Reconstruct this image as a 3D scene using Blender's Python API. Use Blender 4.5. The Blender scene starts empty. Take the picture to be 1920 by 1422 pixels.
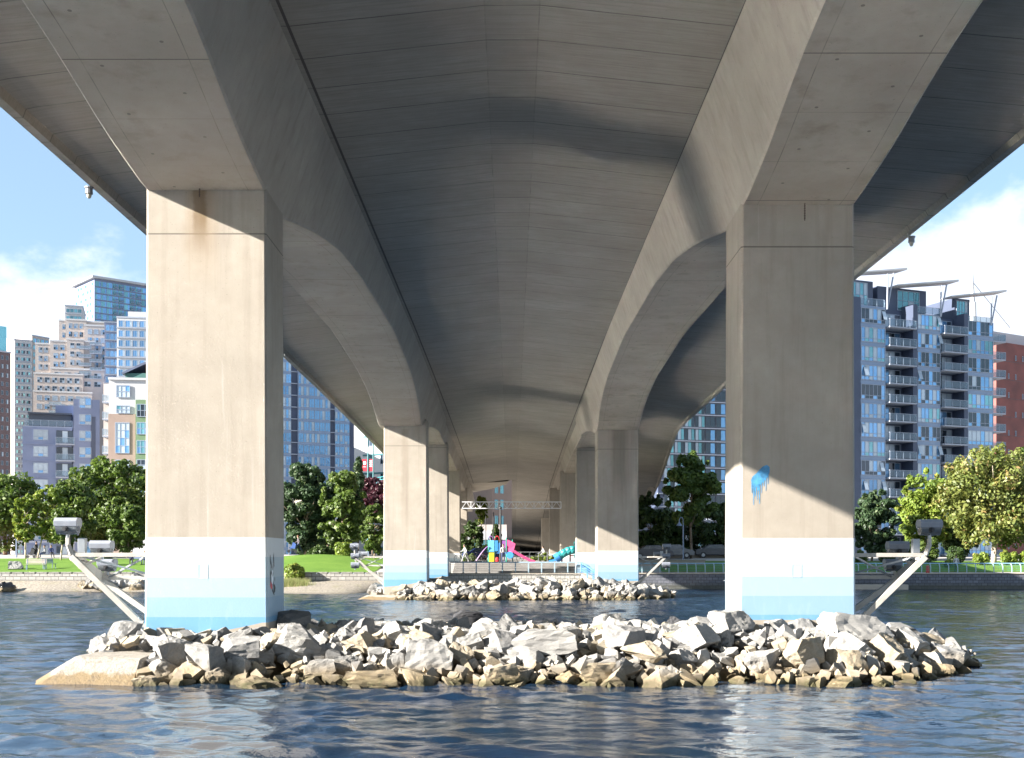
import bpy, bmesh, math, random
import numpy as np
from mathutils import Vector, Matrix

R = math.radians
random.seed(7)
rng = np.random.default_rng(7)
SC = bpy.context.scene
COL = SC.collection

# ------------------------------------------------------------------ camera
EYE = 2.7
F = 2240.0            # focal length in pixels of the 1920 px wide photograph
HZ = 1047.0
cam = bpy.data.cameras.new("camera")
cam.sensor_width = 36.0
cam.lens = 36.0 * F / 1920.0
cam.shift_y = (HZ - 711.0) / 1920.0
cam.clip_start = 0.1
cam.clip_end = 6000
camo = bpy.data.objects.new("camera", cam)
COL.objects.link(camo)
camo.location = (0, 0, EYE)
camo.rotation_euler = (R(90), 0, 0)
SC.camera = camo

# ------------------------------------------------------------------ light
SUN_DIR = Vector((1.0, 0.36, -0.47)).normalized()      # direction the light travels
sun_el = math.asin(-SUN_DIR.z)
to_sun = -SUN_DIR
sun = bpy.data.lights.new("sun", 'SUN')
sun.energy = 5.0
sun.angle = R(0.53)
sun.color = (1.0, 0.945, 0.865)
suno = bpy.data.objects.new("sun", sun)
COL.objects.link(suno)
suno.rotation_euler = SUN_DIR.to_track_quat('-Z', 'Y').to_euler()

world = bpy.data.worlds.new("World")
SC.world = world
world.use_nodes = True
wt = world.node_tree
wt.nodes.clear()
WN = wt.nodes.new
WL = wt.links.new
def wmath(op, a, b=None, c=None, clamp=False):
    n = WN('ShaderNodeMath'); n.operation = op; n.use_clamp = clamp
    for i, v in enumerate((a, b, c)):
        if v is None: continue
        if isinstance(v, (int, float)): n.inputs[i].default_value = v
        else: WL(v, n.inputs[i])
    return n.outputs[0]
sky = WN('ShaderNodeTexSky')
sky.sky_type = 'NISHITA'
sky.sun_disc = False
sky.sun_elevation = sun_el
# sky rotation: 0 puts the sun at +Y, turning clockwise seen from above
sky.sun_rotation = math.atan2(to_sun.x, to_sun.y)
sky.air_density = 1.0
sky.dust_density = 1.4
sky.ozone_density = 1.6
tc = WN('ShaderNodeTexCoord')
sep = WN('ShaderNodeSeparateXYZ'); WL(tc.outputs['Generated'], sep.inputs[0])
mp = WN('ShaderNodeMapping'); mp.inputs['Scale'].default_value = (1, 1, 1.7)
mp.inputs['Location'].default_value = (0.35, 0.1, 0.22)
WL(tc.outputs['Generated'], mp.inputs[0])
n1 = WN('ShaderNodeTexNoise'); n1.inputs['Scale'].default_value = 3.2; n1.inputs['Detail'].default_value = 9; n1.inputs['Roughness'].default_value = 0.56
WL(mp.outputs[0], n1.inputs['Vector'])
# cumulus banks: more cover low in the sky, a break above
az = wmath('DIVIDE', sep.outputs[0], wmath('MAXIMUM', wmath('ABSOLUTE', sep.outputs[1]), 0.05))
elv = sep.outputs[2]
low = wmath('SUBTRACT', 1.0, wmath('DIVIDE', elv, 0.235), clamp=True)
cov = wmath('ADD', n1.outputs[0], wmath('MULTIPLY', low, 0.22))
blobr = wmath('SUBTRACT', 1.0, wmath('DIVIDE', wmath('ADD', wmath('ABSOLUTE', wmath('SUBTRACT', sep.outputs[0], 0.37)), wmath('MULTIPLY', wmath('ABSOLUTE', wmath('SUBTRACT', elv, 0.21)), 1.1)), 0.20), clamp=True)
cov = wmath('ADD', cov, wmath('MULTIPLY', blobr, 0.30))
mr = WN('ShaderNodeMapRange'); mr.interpolation_type = 'SMOOTHSTEP'
mr.inputs['From Min'].default_value = 0.585; mr.inputs['From Max'].default_value = 0.675
WL(cov, mr.inputs[0])
n2 = WN('ShaderNodeTexNoise'); n2.inputs['Scale'].default_value = 9; n2.inputs['Detail'].default_value = 6
WL(mp.outputs[0], n2.inputs['Vector'])
ccol = WN('ShaderNodeMixRGB'); WL(n2.outputs[0], ccol.inputs[0])
ccol.inputs[1].default_value = (3.4, 4.0, 5.2, 1); ccol.inputs[2].default_value = (5.6, 5.8, 6.1, 1)
tint = WN('ShaderNodeMixRGB'); tint.blend_type = 'MULTIPLY'; tint.inputs[0].default_value = 1
tint.inputs[2].default_value = (0.98, 1.09, 1.08, 1)
WL(sky.outputs[0], tint.inputs[1])
veil = WN('ShaderNodeMixRGB'); veil.inputs[0].default_value = 0.42; WL(tint.outputs[0], veil.inputs[1]); veil.inputs[2].default_value = (2.3, 3.1, 4.1, 1)
mx = WN('ShaderNodeMixRGB'); WL(mr.outputs[0], mx.inputs[0]); WL(veil.outputs[0], mx.inputs[1]); WL(ccol.outputs[0], mx.inputs[2])
bg = WN('ShaderNodeBackground'); bg.inputs[1].default_value = 0.051
WL(mx.outputs[0], bg.inputs[0])
wo = WN('ShaderNodeOutputWorld'); WL(bg.outputs[0], wo.inputs[0])

SC.view_settings.view_transform = 'Standard'
SC.view_settings.look = 'None'
SC.view_settings.gamma = 1.0
SC.view_settings.exposure = 2.33
SC.cycles.max_bounces = 8
SC.cycles.diffuse_bounces = 4
SC.cycles.glossy_bounces = 4
SC.cycles.caustics_reflective = True
SC.cycles.blur_glossy = 0.0
SC.cycles.sample_clamp_indirect = 25.0
SC.cycles.use_denoising = True

# ------------------------------------------------------------------ helpers
def X(px, D): return (px - 960.0) * D / F
def Z(py, D): return EYE + (HZ - py) * D / F
def P(px, py, D): return Vector((X(px, D), D, Z(py, D)))

def thing(name, label, cat, loc=(0, 0, 0), rz=0.0, group=None):
    o = bpy.data.objects.new(name, None)
    COL.objects.link(o)
    o.empty_display_size = 0.2
    o.location = loc
    o.rotation_euler = (0, 0, rz)
    o['label'] = label
    o['category'] = cat
    if group: o['group'] = group
    return o

def tag(o, label=None, cat=None, group=None, kind=None):
    if label: o['label'] = label
    if cat: o['category'] = cat
    if group: o['group'] = group
    if kind: o['kind'] = kind
    return o

def root_of(o):
    while o.parent is not None: o = o.parent
    return o

class MB:
    """collects geometry in world coordinates and links it as one mesh"""
    def __init__(s):
        s.v = []; s.f = []; s.m = []; s.uv = {}
    def quad(s, a, b, c, d, m=0):
        i = len(s.v); s.v += [tuple(a), tuple(b), tuple(c), tuple(d)]
        s.f.append((i, i+1, i+2, i+3)); s.m.append(m)
    def poly(s, pts, m=0):
        i = len(s.v); s.v += [tuple(p) for p in pts]
        s.f.append(tuple(range(i, i+len(pts)))); s.m.append(m)
    def box(s, x0, x1, y0, y1, z0, z1, m=0):
        i = len(s.v)
        s.v += [(x0,y0,z0),(x1,y0,z0),(x1,y1,z0),(x0,y1,z0),(x0,y0,z1),(x1,y0,z1),(x1,y1,z1),(x0,y1,z1)]
        for q in ((0,3,2,1),(4,5,6,7),(0,1,5,4),(1,2,6,5),(2,3,7,6),(3,0,4,7)):
            s.f.append(tuple(i+k for k in q)); s.m.append(m)
    def frame_of(s, p, q, up=None):
        d = (Vector(q) - Vector(p)).normalized()
        u = Vector(up) if up is not None else (Vector((0,0,1)) if abs(d.z) < 0.95 else Vector((0,1,0)))
        a = d.cross(u).normalized(); b = a.cross(d).normalized()
        return d, a, b
    def bar(s, p, q, w, h, m=0, up=None):
        d, a, b = s.frame_of(p, q, up)
        i = len(s.v)
        for c in (Vector(p), Vector(q)):
            for (sa, sb) in ((-1,-1),(1,-1),(1,1),(-1,1)):
                s.v.append(tuple(c + a*sa*w/2 + b*sb*h/2))
        for q4 in ((0,1,2,3),(7,6,5,4),(0,4,5,1),(1,5,6,2),(2,6,7,3),(3,7,4,0)):
            s.f.append(tuple(i+k for k in q4)); s.m.append(m)
    def tube(s, p, q, r, r2=None, n=8, m=0, cap=True):
        r2 = r if r2 is None else r2
        d, a, b = s.frame_of(p, q)
        i = len(s.v)
        for c, rr in ((Vector(p), r), (Vector(q), r2)):
            for k in range(n):
                t = 2*math.pi*k/n
                s.v.append(tuple(c + a*math.cos(t)*rr + b*math.sin(t)*rr))
        for k in range(n):
            k2 = (k+1) % n
            s.f.append((i+k, i+k2, i+n+k2, i+n+k)); s.m.append(m)
        if cap:
            s.f.append(tuple(i+k for k in range(n))[::-1]); s.m.append(m)
            s.f.append(tuple(i+n+k for k in range(n))); s.m.append(m)
    def path(s, pts, r, n=8, m=0):
        for a, b in zip(pts[:-1], pts[1:]): s.tube(a, b, r, r, n, m)
    def prism(s, poly, d, m=0):
        """poly: list of 3D points, extruded by vector d"""
        i = len(s.v); n = len(poly); d = Vector(d)
        s.v += [tuple(p) for p in poly] + [tuple(Vector(p)+d) for p in poly]
        s.f.append(tuple(range(i, i+n))[::-1]); s.m.append(m)
        s.f.append(tuple(range(i+n, i+2*n))); s.m.append(m)
        for k in range(n):
            k2 = (k+1) % n
            s.f.append((i+k, i+k2, i+n+k2, i+n+k)); s.m.append(m)
    def ball(s, c, rx, ry, rz_, m=0, n=10, k=6):
        i = len(s.v); c = Vector(c)
        for a in range(k+1):
            ph = math.pi*a/k
            for b in range(n):
                t = 2*math.pi*b/n
                s.v.append((c.x+rx*math.sin(ph)*math.cos(t), c.y+ry*math.sin(ph)*math.sin(t), c.z+rz_*math.cos(ph)))
        for a in range(k):
            for b in range(n):
                b2 = (b+1) % n
                s.f.append((i+a*n+b, i+(a+1)*n+b, i+(a+1)*n+b2, i+a*n+b2)); s.m.append(m)
    def build(s, name, mats, parent=None, local=False, smooth=False, bevel=0.0, fixn=True):
        me = bpy.data.meshes.new(name)
        vs = s.v
        if parent is not None and not local:
            r = root_of(parent)
            M = Matrix.Rotation(-r.rotation_euler.z, 3, 'Z')
            L = Vector(r.location)
            vs = [tuple(M @ (Vector(v) - L)) for v in vs]
        me.from_pydata(vs, [], s.f)
        if not isinstance(mats, (list, tuple)): mats = [mats]
        for mt in mats: me.materials.append(mt)
        me.polygons.foreach_set('material_index', s.m)
        if s.uv:
            uvl = me.uv_layers.new(name='UVMap')
            for fi, co in s.uv.items():
                p = me.polygons[fi]
                for li, c in zip(p.loop_indices, co): uvl.data[li].uv = c
        if fixn:
            bm = bmesh.new(); bm.from_mesh(me)
            bmesh.ops.remove_doubles(bm, verts=bm.verts, dist=1e-5)
            bmesh.ops.recalc_face_normals(bm, faces=bm.faces)
            bm.to_mesh(me); bm.free()
        if smooth:
            me.polygons.foreach_set('use_smooth', [True]*len(me.polygons))
        me.update()
        o = bpy.data.objects.new(name, me)
        COL.objects.link(o)
        if parent is not None: o.parent = parent
        if bevel > 0:
            md = o.modifiers.new('bevel', 'BEVEL'); md.width = bevel; md.segments = 2; md.limit_method = 'ANGLE'
        return o

# ------------------------------------------------------------------ materials
class NT:
    def __init__(s, name):
        s.mat = bpy.data.materials.new(name); s.mat.use_nodes = True
        s.t = s.mat.node_tree; s.t.nodes.clear()
        s.out = s.t.nodes.new('ShaderNodeOutputMaterial')
        s.b = s.t.nodes.new('ShaderNodeBsdfPrincipled')
        s.t.links.new(s.b.outputs[0], s.out.inputs[0])
        s._tc = None
    def n(s, typ, **kw):
        x = s.t.nodes.new(typ)
        for k, v in kw.items(): setattr(x, k, v)
        return x
    def l(s, a, b): s.t.links.new(a, b)
    def tc(s, which='Object'):
        if s._tc is None: s._tc = s.n('ShaderNodeTexCoord')
        return s._tc.outputs[which]
    def xyz(s, vec=None):
        q = s.n('ShaderNodeSeparateXYZ'); s.l(vec if vec is not None else s.tc(), q.inputs[0]); return q.outputs
    def math(s, op, a, b=None, c=None, clamp=False):
        n = s.n('ShaderNodeMath', operation=op, use_clamp=clamp)
        for i, v in enumerate((a, b, c)):
            if v is None: continue
            if isinstance(v, (int, float)): n.inputs[i].default_value = v
            else: s.l(v, n.inputs[i])
        return n.outputs[0]
    def noise(s, scale, detail=4, rough=0.55, vec=None, stretch=None, off=(0,0,0), dist=0.0):
        v = vec if vec is not None else s.tc()
        if stretch or off != (0,0,0):
            m = s.n('ShaderNodeMapping'); m.inputs['Scale'].default_value = stretch or (1,1,1); m.inputs['Location'].default_value = off
            s.l(v, m.inputs[0]); v = m.outputs[0]
        n = s.n('ShaderNodeTexNoise'); n.inputs['Scale'].default_value = scale
        n.inputs['Detail'].default_value = detail; n.inputs['Roughness'].default_value = rough
        n.inputs['Distortion'].default_value = dist
        s.l(v, n.inputs['Vector'])
        return n.outputs[0]
    def ramp(s, fac, stops):
        r = s.n('ShaderNodeValToRGB'); s.l(fac, r.inputs[0])
        e = r.color_ramp.elements
        while len(e) < len(stops): e.new(0.5)
        for el, (p, c) in zip(e, stops):
            el.position = p; el.color = (c, c, c, 1) if isinstance(c, (int, float)) else (*c, 1)
        return r.outputs[0]
    def rng(s, v, a, b, c=0.0, d=1.0, smooth=False):
        m = s.n('ShaderNodeMapRange'); s.l(v, m.inputs[0])
        if smooth: m.interpolation_type = 'SMOOTHSTEP'
        for i, q in zip((1,2,3,4), (a,b,c,d)): m.inputs[i].default_value = q
        return m.outputs[0]
    def mix(s, fac, a, b, mode='MIX'):
        m = s.n('ShaderNodeMixRGB', blend_type=mode)
        for i, v in enumerate((fac, a, b)):
            if isinstance(v, (int, float)): m.inputs[i].default_value = v if i == 0 else (v, v, v, 1)
            elif isinstance(v, tuple): m.inputs[i].default_value = (*v, 1) if len(v) == 3 else v
            else: s.l(v, m.inputs[i])
        return m.outputs[0]
    def bump(s, h, strength=0.3, dist=0.02, prev=None):
        b = s.n('ShaderNodeBump'); b.inputs['Strength'].default_value = strength; b.inputs['Distance'].default_value = dist
        s.l(h, b.inputs['Height'])
        if prev is not None: s.l(prev, b.inputs['Normal'])
        return b.outputs[0]
    def done(s, col=None, rough=0.6, nrm=None, spec=None, metal=0.0):
        if col is not None:
            if isinstance(col, tuple): s.b.inputs['Base Color'].default_value = (*col, 1)
            else: s.l(col, s.b.inputs['Base Color'])
        if isinstance(rough, (int, float)): s.b.inputs['Roughness'].default_value = rough
        else: s.l(rough, s.b.inputs['Roughness'])
        if nrm is not None: s.l(nrm, s.b.inputs['Normal'])
        if spec is not None: s.b.inputs['Specular IOR Level'].default_value = spec
        s.b.inputs['Metallic'].default_value = metal
        return s.mat

def plain(name, col, rough=0.55, var=0.12, scale=3.0, metal=0.0, spec=None):
    m = NT(name)
    f = m.noise(scale, 5)
    c = m.mix(m.rng(f, 0.3, 0.7), tuple(k*(1-var) for k in col), tuple(min(1, k*(1+var)) for k in col))
    return m.done(c, rough, metal=metal, spec=spec)

CONC = (0.335, 0.297, 0.248)
def concrete(name, base=CONC, mode='plain'):
    m = NT(name)
    big = m.noise(0.35, 5, 0.6)
    mid = m.noise(2.2, 6, 0.65)
    fine = m.noise(28, 3, 0.6)
    x, y, z = m.xyz()
    c = m.mix(m.rng(big, 0.3, 0.7), tuple(k*0.82 for k in base), tuple(k*1.10 for k in base))
    c = m.mix(m.rng(mid, 0.35, 0.75, 0, 0.38), c, (base[0]*0.72, base[1]*0.70, base[2]*0.68))
    pits = m.noise(26, 2, 0.5)
    c = m.mix(m.rng(pits, 0.70, 0.74, 0, 0.6), c, (0.12, 0.10, 0.08))
    h = m.math('ADD', m.math('MULTIPLY', fine, 0.5), m.math('MULTIPLY', mid, 0.7))
    if mode in ('pier', 'web'):
        # rain and form streaks running down
        st = m.noise(3.5, 5, 0.6, stretch=(1, 1, 0.06))
        c = m.mix(m.rng(st, 0.50, 0.78, 0, 0.5), c, (base[0]*0.55, base[1]*0.52, base[2]*0.50))
        st2 = m.noise(7.0, 3, 0.5, stretch=(1, 1, 0.03), off=(5, 3, 1))
        c = m.mix(m.rng(st2, 0.66, 0.74, 0, 0.28), c, (0.44, 0.41, 0.37))
    if mode == 'pier':
        # casting joint and mottled dirt above the paint
        zz = m.math('SUBTRACT', z, EYE)
        j = m.math('LESS_THAN', m.math('ABSOLUTE', m.math('SUBTRACT', zz, 7.82)), 0.018)
        near = m.math('LESS_THAN', y, 60.0)
        c = m.mix(m.math('MULTIPLY', m.math('MULTIPLY', j, near), 0.8), c, (0.10, 0.085, 0.07))
        j2 = m.math('LESS_THAN', m.math('ABSOLUTE', m.math('SUBTRACT', zz, m.math('MULTIPLY_ADD', m.math('GREATER_THAN', y, 95.0), 2.0, 7.45))), 0.03)
        c = m.mix(m.math('MULTIPLY', m.math('MULTIPLY', j2, m.math('SUBTRACT', 1.0, near)), 0.6), c, (0.13, 0.11, 0.09))
        # rust stain under the drain of the near left pier, and dark runs on the far piers
        def stain(cx, w, z0, z1, y1, colr, amt):
            d = m.math('ABSOLUTE', m.math('SUBTRACT', m.math('ADD', x, m.math('MULTIPLY', m.math('SUBTRACT', mid, 0.5), 0.22)), cx))
            a = m.rng(d, w*0.35, w, 1, 0, True)
            b = m.math('MULTIPLY', m.rng(zz, z0, z0+(z1-z0)*0.6, 0, 1, True), m.rng(zz, z1-0.05, z1, 1, 0))
            t = m.math('MULTIPLY', m.math('MULTIPLY', a, b), m.rng(st, 0.3, 0.62, 0.65, 1.0))
            t = m.math('MULTIPLY', t, m.math('LESS_THAN', y, y1[1])); t = m.math('MULTIPLY', t, m.math('GREATER_THAN', y, y1[0]))
            return m.mix(m.math('MULTIPLY', t, amt), c, colr)
        c = stain(-7.52, 0.24, 7.2, 9.02, (20, 29.0), (0.10, 0.06, 0.025), 1.0)
        c = stain(-7.50, 0.55, 6.2, 9.02, (20, 29.0), (0.26, 0.19, 0.12), 0.45)
        c = stain(7.35, 0.75, 3.0, 8.9, (78, 84), (0.14, 0.115, 0.09), 0.75)
        c = stain(-7.1, 0.35, 0.0, 8.6, (78, 84), (0.24, 0.20, 0.16), 0.6)
        # painted bands
        wob = m.math('MULTIPLY', m.math('SUBTRACT', m.noise(6, 2, 0.5, stretch=(1,1,0.1)), 0.5), 0.012)
        zp = m.math('ADD', zz, wob)
        bands = [(0.505, (0.52, 0.535, 0.535)), (0.03, (0.36, 0.43, 0.46)), (-0.463, (0.27, 0.365, 0.43)), (-0.945, (0.205, 0.315, 0.42)), (-1.42, (0.125, 0.27, 0.43))]
        pc = None
        p = bands[0][1]
        for zt, colr in bands[1:]:
            k = m.math('LESS_THAN', zp, zt)
            p = m.mix(k, p, colr)
        dirt = m.rng(m.noise(5, 5, 0.6, stretch=(1,1,0.35)), 0.55, 0.85, 0, 0.22)
        p = m.mix(dirt, p, (0.42, 0.46, 0.46))
        lowedge = m.math('ADD', m.math('MULTIPLY', m.math('POWER', m.math('MAXIMUM', m.math('ADD', x, 8.9), 0.0), 2.0), 0.042), -1.90)
        lowedge = m.math('MINIMUM', lowedge, -1.55)
        inb = m.math('MULTIPLY', m.math('LESS_THAN', zp, bands[0][0]), m.math('GREATER_THAN', zp, lowedge))
        c = m.mix(inb, c, p)
        r = m.rng(inb, 0, 1, 0.8, 0.45)
        nb = m.bump(h, 0.25, 0.02)
        return m.done(c, r, nb, spec=0.3)
    if mode == 'deck':
        yy = m.math('ADD', y, m.math('MULTIPLY', m.math('SUBTRACT', m.noise(0.8, 2), 0.5), 0.04))
        fr = m.math('FRACT', m.math('DIVIDE', yy, 1.72))
        ln = m.math('LESS_THAN', fr, 0.022)
        pan = m.n('ShaderNodeTexWhiteNoise', noise_dimensions='2D')
        cv = m.n('ShaderNodeCombineXYZ'); m.l(m.math('FLOOR', m.math('DIVIDE', yy, 1.72)), cv.inputs[0]); m.l(m.math('FLOOR', m.math('DIVIDE', m.math('ADD', x, 0.6), 1.2)), cv.inputs[1])
        cv2 = m.n('ShaderNodeCombineXYZ'); m.l(m.math('FLOOR', m.math('DIVIDE', yy, 1.72)), cv2.inputs[0]); m.l(m.math('SIGN', x), cv2.inputs[1])
        m.l(cv2.outputs[0], pan.inputs['Vector'])
        c = m.mix(m.rng(pan.outputs['Value'], 0, 1, 0.0, 0.22), c, (base[0]*0.72, base[1]*0.72, base[2]*0.74))
        grain = m.noise(5, 5, 0.6, stretch=(0.12, 2.6, 1))
        c = m.mix(m.rng(grain, 0.40, 0.75, 0, 0.55), c, (base[0]*0.52, base[1]*0.50, base[2]*0.48))
        efl = m.noise(4, 4, 0.6, stretch=(0.35, 4, 1), off=(2, 7, 0))
        c = m.mix(m.math('MULTIPLY', m.rng(efl, 0.70, 0.76, 0, 0.6), m.math('LESS_THAN', m.math('ABSOLUTE', m.math('SUBTRACT', x, 0.3)), 2.2)), c, (0.5, 0.48, 0.45))
        ax = m.math('ABSOLUTE', x)
        s1 = m.math('LESS_THAN', m.math('ABSOLUTE', m.math('SUBTRACT', ax, 0.6)), 0.014)
        cst = m.math('LESS_THAN', ax, 0.6)
        c = m.mix(m.math('MULTIPLY', cst, 0.18), c, (base[0]*0.6, base[1]*0.6, base[2]*0.62))
        s2 = m.math('LESS_THAN', m.math('ABSOLUTE', m.math('SUBTRACT', ax, 4.84)), 0.035)
        a = m.math('MAXIMUM', m.math('MULTIPLY', ln, m.rng(m.noise(1.3, 3), 0.3, 0.6, 0.45, 0.95)), m.math('MAXIMUM', m.math('MULTIPLY', s1, m.rng(m.noise(1.1, 3, off=(4,4,4)), 0.4, 0.65, 0.0, 0.45)), s2))
        c = m.mix(m.math('MULTIPLY', a, 0.85), c, (0.06, 0.05, 0.045))
        h = m.math('SUBTRACT', m.math('ADD', h, m.math('MULTIPLY', grain, 0.8)), m.math('MULTIPLY', a, 2.0))
    if mode == 'soffit':
        uv = m.tc('UV')
        u, v, _ = m.xyz(uv)
        e1 = m.math('LESS_THAN', m.math('ABSOLUTE', m.math('SUBTRACT', u, 0.36)), 0.010)
        e2 = m.math('LESS_THAN', m.math('ABSOLUTE', m.math('SUBTRACT', u, 2.50)), 0.010)
        fr = m.math('FRACT', m.math('DIVIDE', v, 2.35))
        t = m.math('LESS_THAN', fr, 0.008)
        t2 = m.math('LESS_THAN', m.math('FRACT', m.math('DIVIDE', v, 7.05)), 0.005)
        brk = m.rng(m.noise(1.0, 3), 0.35, 0.6, 0.2, 1.0)
        a = m.math('MAXIMUM', m.math('MULTIPLY', m.math('MAXIMUM', e1, e2), m.math('MULTIPLY', brk, 0.75)), m.math('MAXIMUM', m.math('MULTIPLY', t, m.math('MULTIPLY', brk, 0.6)), t2))
        th = None
        for uc, off in ((0.72, 0.0), (2.12, 0.45)):
            du = m.math('SUBTRACT', u, uc); vv = m.math('ADD', m.math('DIVIDE', v, 1.9), off)
            dv = m.math('MULTIPLY', m.math('SUBTRACT', m.math('FRACT', vv), 0.5), 1.9)
            r2 = m.math('ADD', m.math('MULTIPLY', du, du), m.math('MULTIPLY', dv, dv))
            k_ = m.math('LESS_THAN', r2, 0.0016); th = k_ if th is None else m.math('MAXIMUM', th, k_)
        a = m.math('MAXIMUM', a, m.math('MULTIPLY', th, 0.8))
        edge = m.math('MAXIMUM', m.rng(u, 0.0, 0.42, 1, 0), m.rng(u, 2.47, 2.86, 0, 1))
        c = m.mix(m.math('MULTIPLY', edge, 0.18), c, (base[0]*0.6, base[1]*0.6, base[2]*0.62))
        blot = m.noise(1.1, 6, 0.65, off=(9, 2, 5))
        c = m.mix(m.rng(blot, 0.54, 0.72, 0, 0.55), c, (base[0]*0.5, base[1]*0.48, base[2]*0.45))
        c = m.mix(m.math('MULTIPLY', a, 0.8), c, (0.07, 0.06, 0.05))
    nb = m.bump(h, 0.3, 0.02)
    return m.done(c, 0.82, nb, spec=0.25)

M_PIER = concrete('concrete pier painted', mode='pier')
M_WEB = concrete('concrete web', (0.37, 0.332, 0.283), mode='web')
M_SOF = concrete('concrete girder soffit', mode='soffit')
M_DECK = concrete('concrete deck soffit', (0.315, 0.288, 0.25), mode='deck')
M_CONC = concrete('concrete plain')
M_ASPH = plain('asphalt', (0.05, 0.05, 0.052), 0.9)
M_IRON = plain('rusty iron', (0.07, 0.045, 0.03), 0.8, 0.3, 20)

# ------------------------------------------------------------------ bridge
bridge = thing('bridge', 'wide concrete road bridge on twin arched girders and blue banded piers over the water', 'bridge', (0, 0, 0))

def smooth_table(tab, step=0.25, k=5):
    xs = np.array([a for a, _ in tab], float); ys = np.array([b for _, b in tab], float)
    g = np.arange(xs[0], xs[-1] + step/2, step)
    v = np.interp(g, xs, ys)
    pad = np.pad(v, k, mode='edge'); ker = np.hanning(2*k+3)[1:-1]; ker /= ker.sum()
    v = np.convolve(pad, ker, mode='valid')
    return lambda q: float(np.interp(q, g, v))

zoff = smooth_table([(-90, 0), (60, 0), (75, -0.15), (96, -0.55), (113, -0.9), (150, -2.1), (165, -3.2), (200, -6.6), (250, -10.2), (300, -13.0)], 0.5, 8)
ZS = 11.5 + EYE
def zslab(y): return ZS + zoff(y)
xL = smooth_table([(-90, 12.2), (300, 12.2)])
xR = smooth_table([(-90, 13.4), (95, 13.4), (97, 13.5), (123, 15.9), (145, 17.9), (165, 19.2), (166, 19.2), (300, 19.2)], 0.5, 2)
LB = [(-90, 9.6), (-60, 10.2), (-40, 9.9), (-26, 8.95), (-22, 8.85), (-16, 9.6), (-8, 10.1), (4, 10.3), (13, 10.15), (18, 9.86), (20.7, 9.66), (21.65, 9.58), (23.1, 9.42),
      (25.4, 9.14), (27.6, 8.95), (28.8, 8.86), (31, 8.82), (33, 9.2), (35.3, 9.56), (38.6, 9.94), (43.3, 10.19), (54.4, 10.37), (64, 10.12), (69.3, 9.82),
      (74, 9.4), (78, 8.92), (79.2, 8.75), (81.4, 8.72), (84, 9.2), (87, 9.5), (92, 9.75), (98, 9.75), (101, 9.66), (105, 9.66), (113, 9.5), (124, 9.05), (145, 8.25), (172, 6.7)]
zbL = smooth_table(LB, 0.25, 4)
zbR = smooth_table([(a + (1.2 if a < 60 else 2.4), b) for a, b in LB], 0.25, 4)

def stations(y0, y1):
    s = []; y = y0
    while y < y1 - 0.01:
        s.append(y)
        y += 0.5 if 10 < y < 110 else 2.0
    s.append(y1)
    return s

def loft(name, prof, ys, mat, parent, closed=True, uvw=None):
    """prof(y) -> list of (x, z); lofted along y"""
    mb = MB(); n = None; rows = []
    arc = 0; prev = None
    for y in ys:
        p = prof(y); n = len(p)
        rows.append([(a, y, b) for a, b in p])
    for r in rows: mb.v += r
    m = len(ys)
    for i in range(m-1):
        if uvw is not None:
            a0 = arc
            arc += math.dist(rows[i][0], rows[i+1][0])
        for k in range(n if closed else n-1):
            k2 = (k+1) % n
            mb.f.append((i*n+k, i*n+k2, (i+1)*n+k2, (i+1)*n+k)); mb.m.append(0)
            if uvw is not None:
                mb.uv[len(mb.f)-1] = ((uvw[k], a0), (uvw[k2], a0), (uvw[k2], arc), (uvw[k], arc))
    if closed:
        mb.f.append(tuple(range(n))[::-1]); mb.m.append(0)
        mb.f.append(tuple((m-1)*n+k for k in range(n))); mb.m.append(0)
    return mb.build(name, mat, parent, fixn=(uvw is None))

def deck_prof(y):
    z = zslab(y); l = xL(y); r = xR(y)
    return [(-l, z+1.9), (-l-0.02, z-0.72), (-l+0.22, z-0.71), (-l+0.30, z-0.50), (-l+0.6, z-0.44), (-8.0, z), (-4.8, z), (-0.6, z+0.45), (0.6, z+0.45), (4.8, z), (8.0, z),
            (r-0.6, z-0.44), (r-0.30, z-0.48), (r-0.22, z-0.63), (r, z-0.64), (r, z+1.9), (r-0.3, z+1.9), (r-0.35, z+0.95), (0, z+1.2), (-l+0.35, z+0.95), (-l+0.3, z+1.9)]
loft('deck', deck_prof, stations(-90, 150), M_DECK, bridge)
def deck2_prof(y):
    z = zslab(y); r = xR(y)
    return [(0.0, z+1.9), (-0.02, z+0.40), (0.6, z+0.45), (4.8, z), (8.0, z), (r-1.0, z-0.16), (r-0.3, z-0.62), (r, z-0.64), (r, z+1.9), (r-0.3, z+1.9), (r-0.35, z+0.95), (0.3, z+0.95), (0.3, z+1.9)]
loft('deck', deck2_prof, stations(150.01, 292), M_DECK, bridge)

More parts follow.
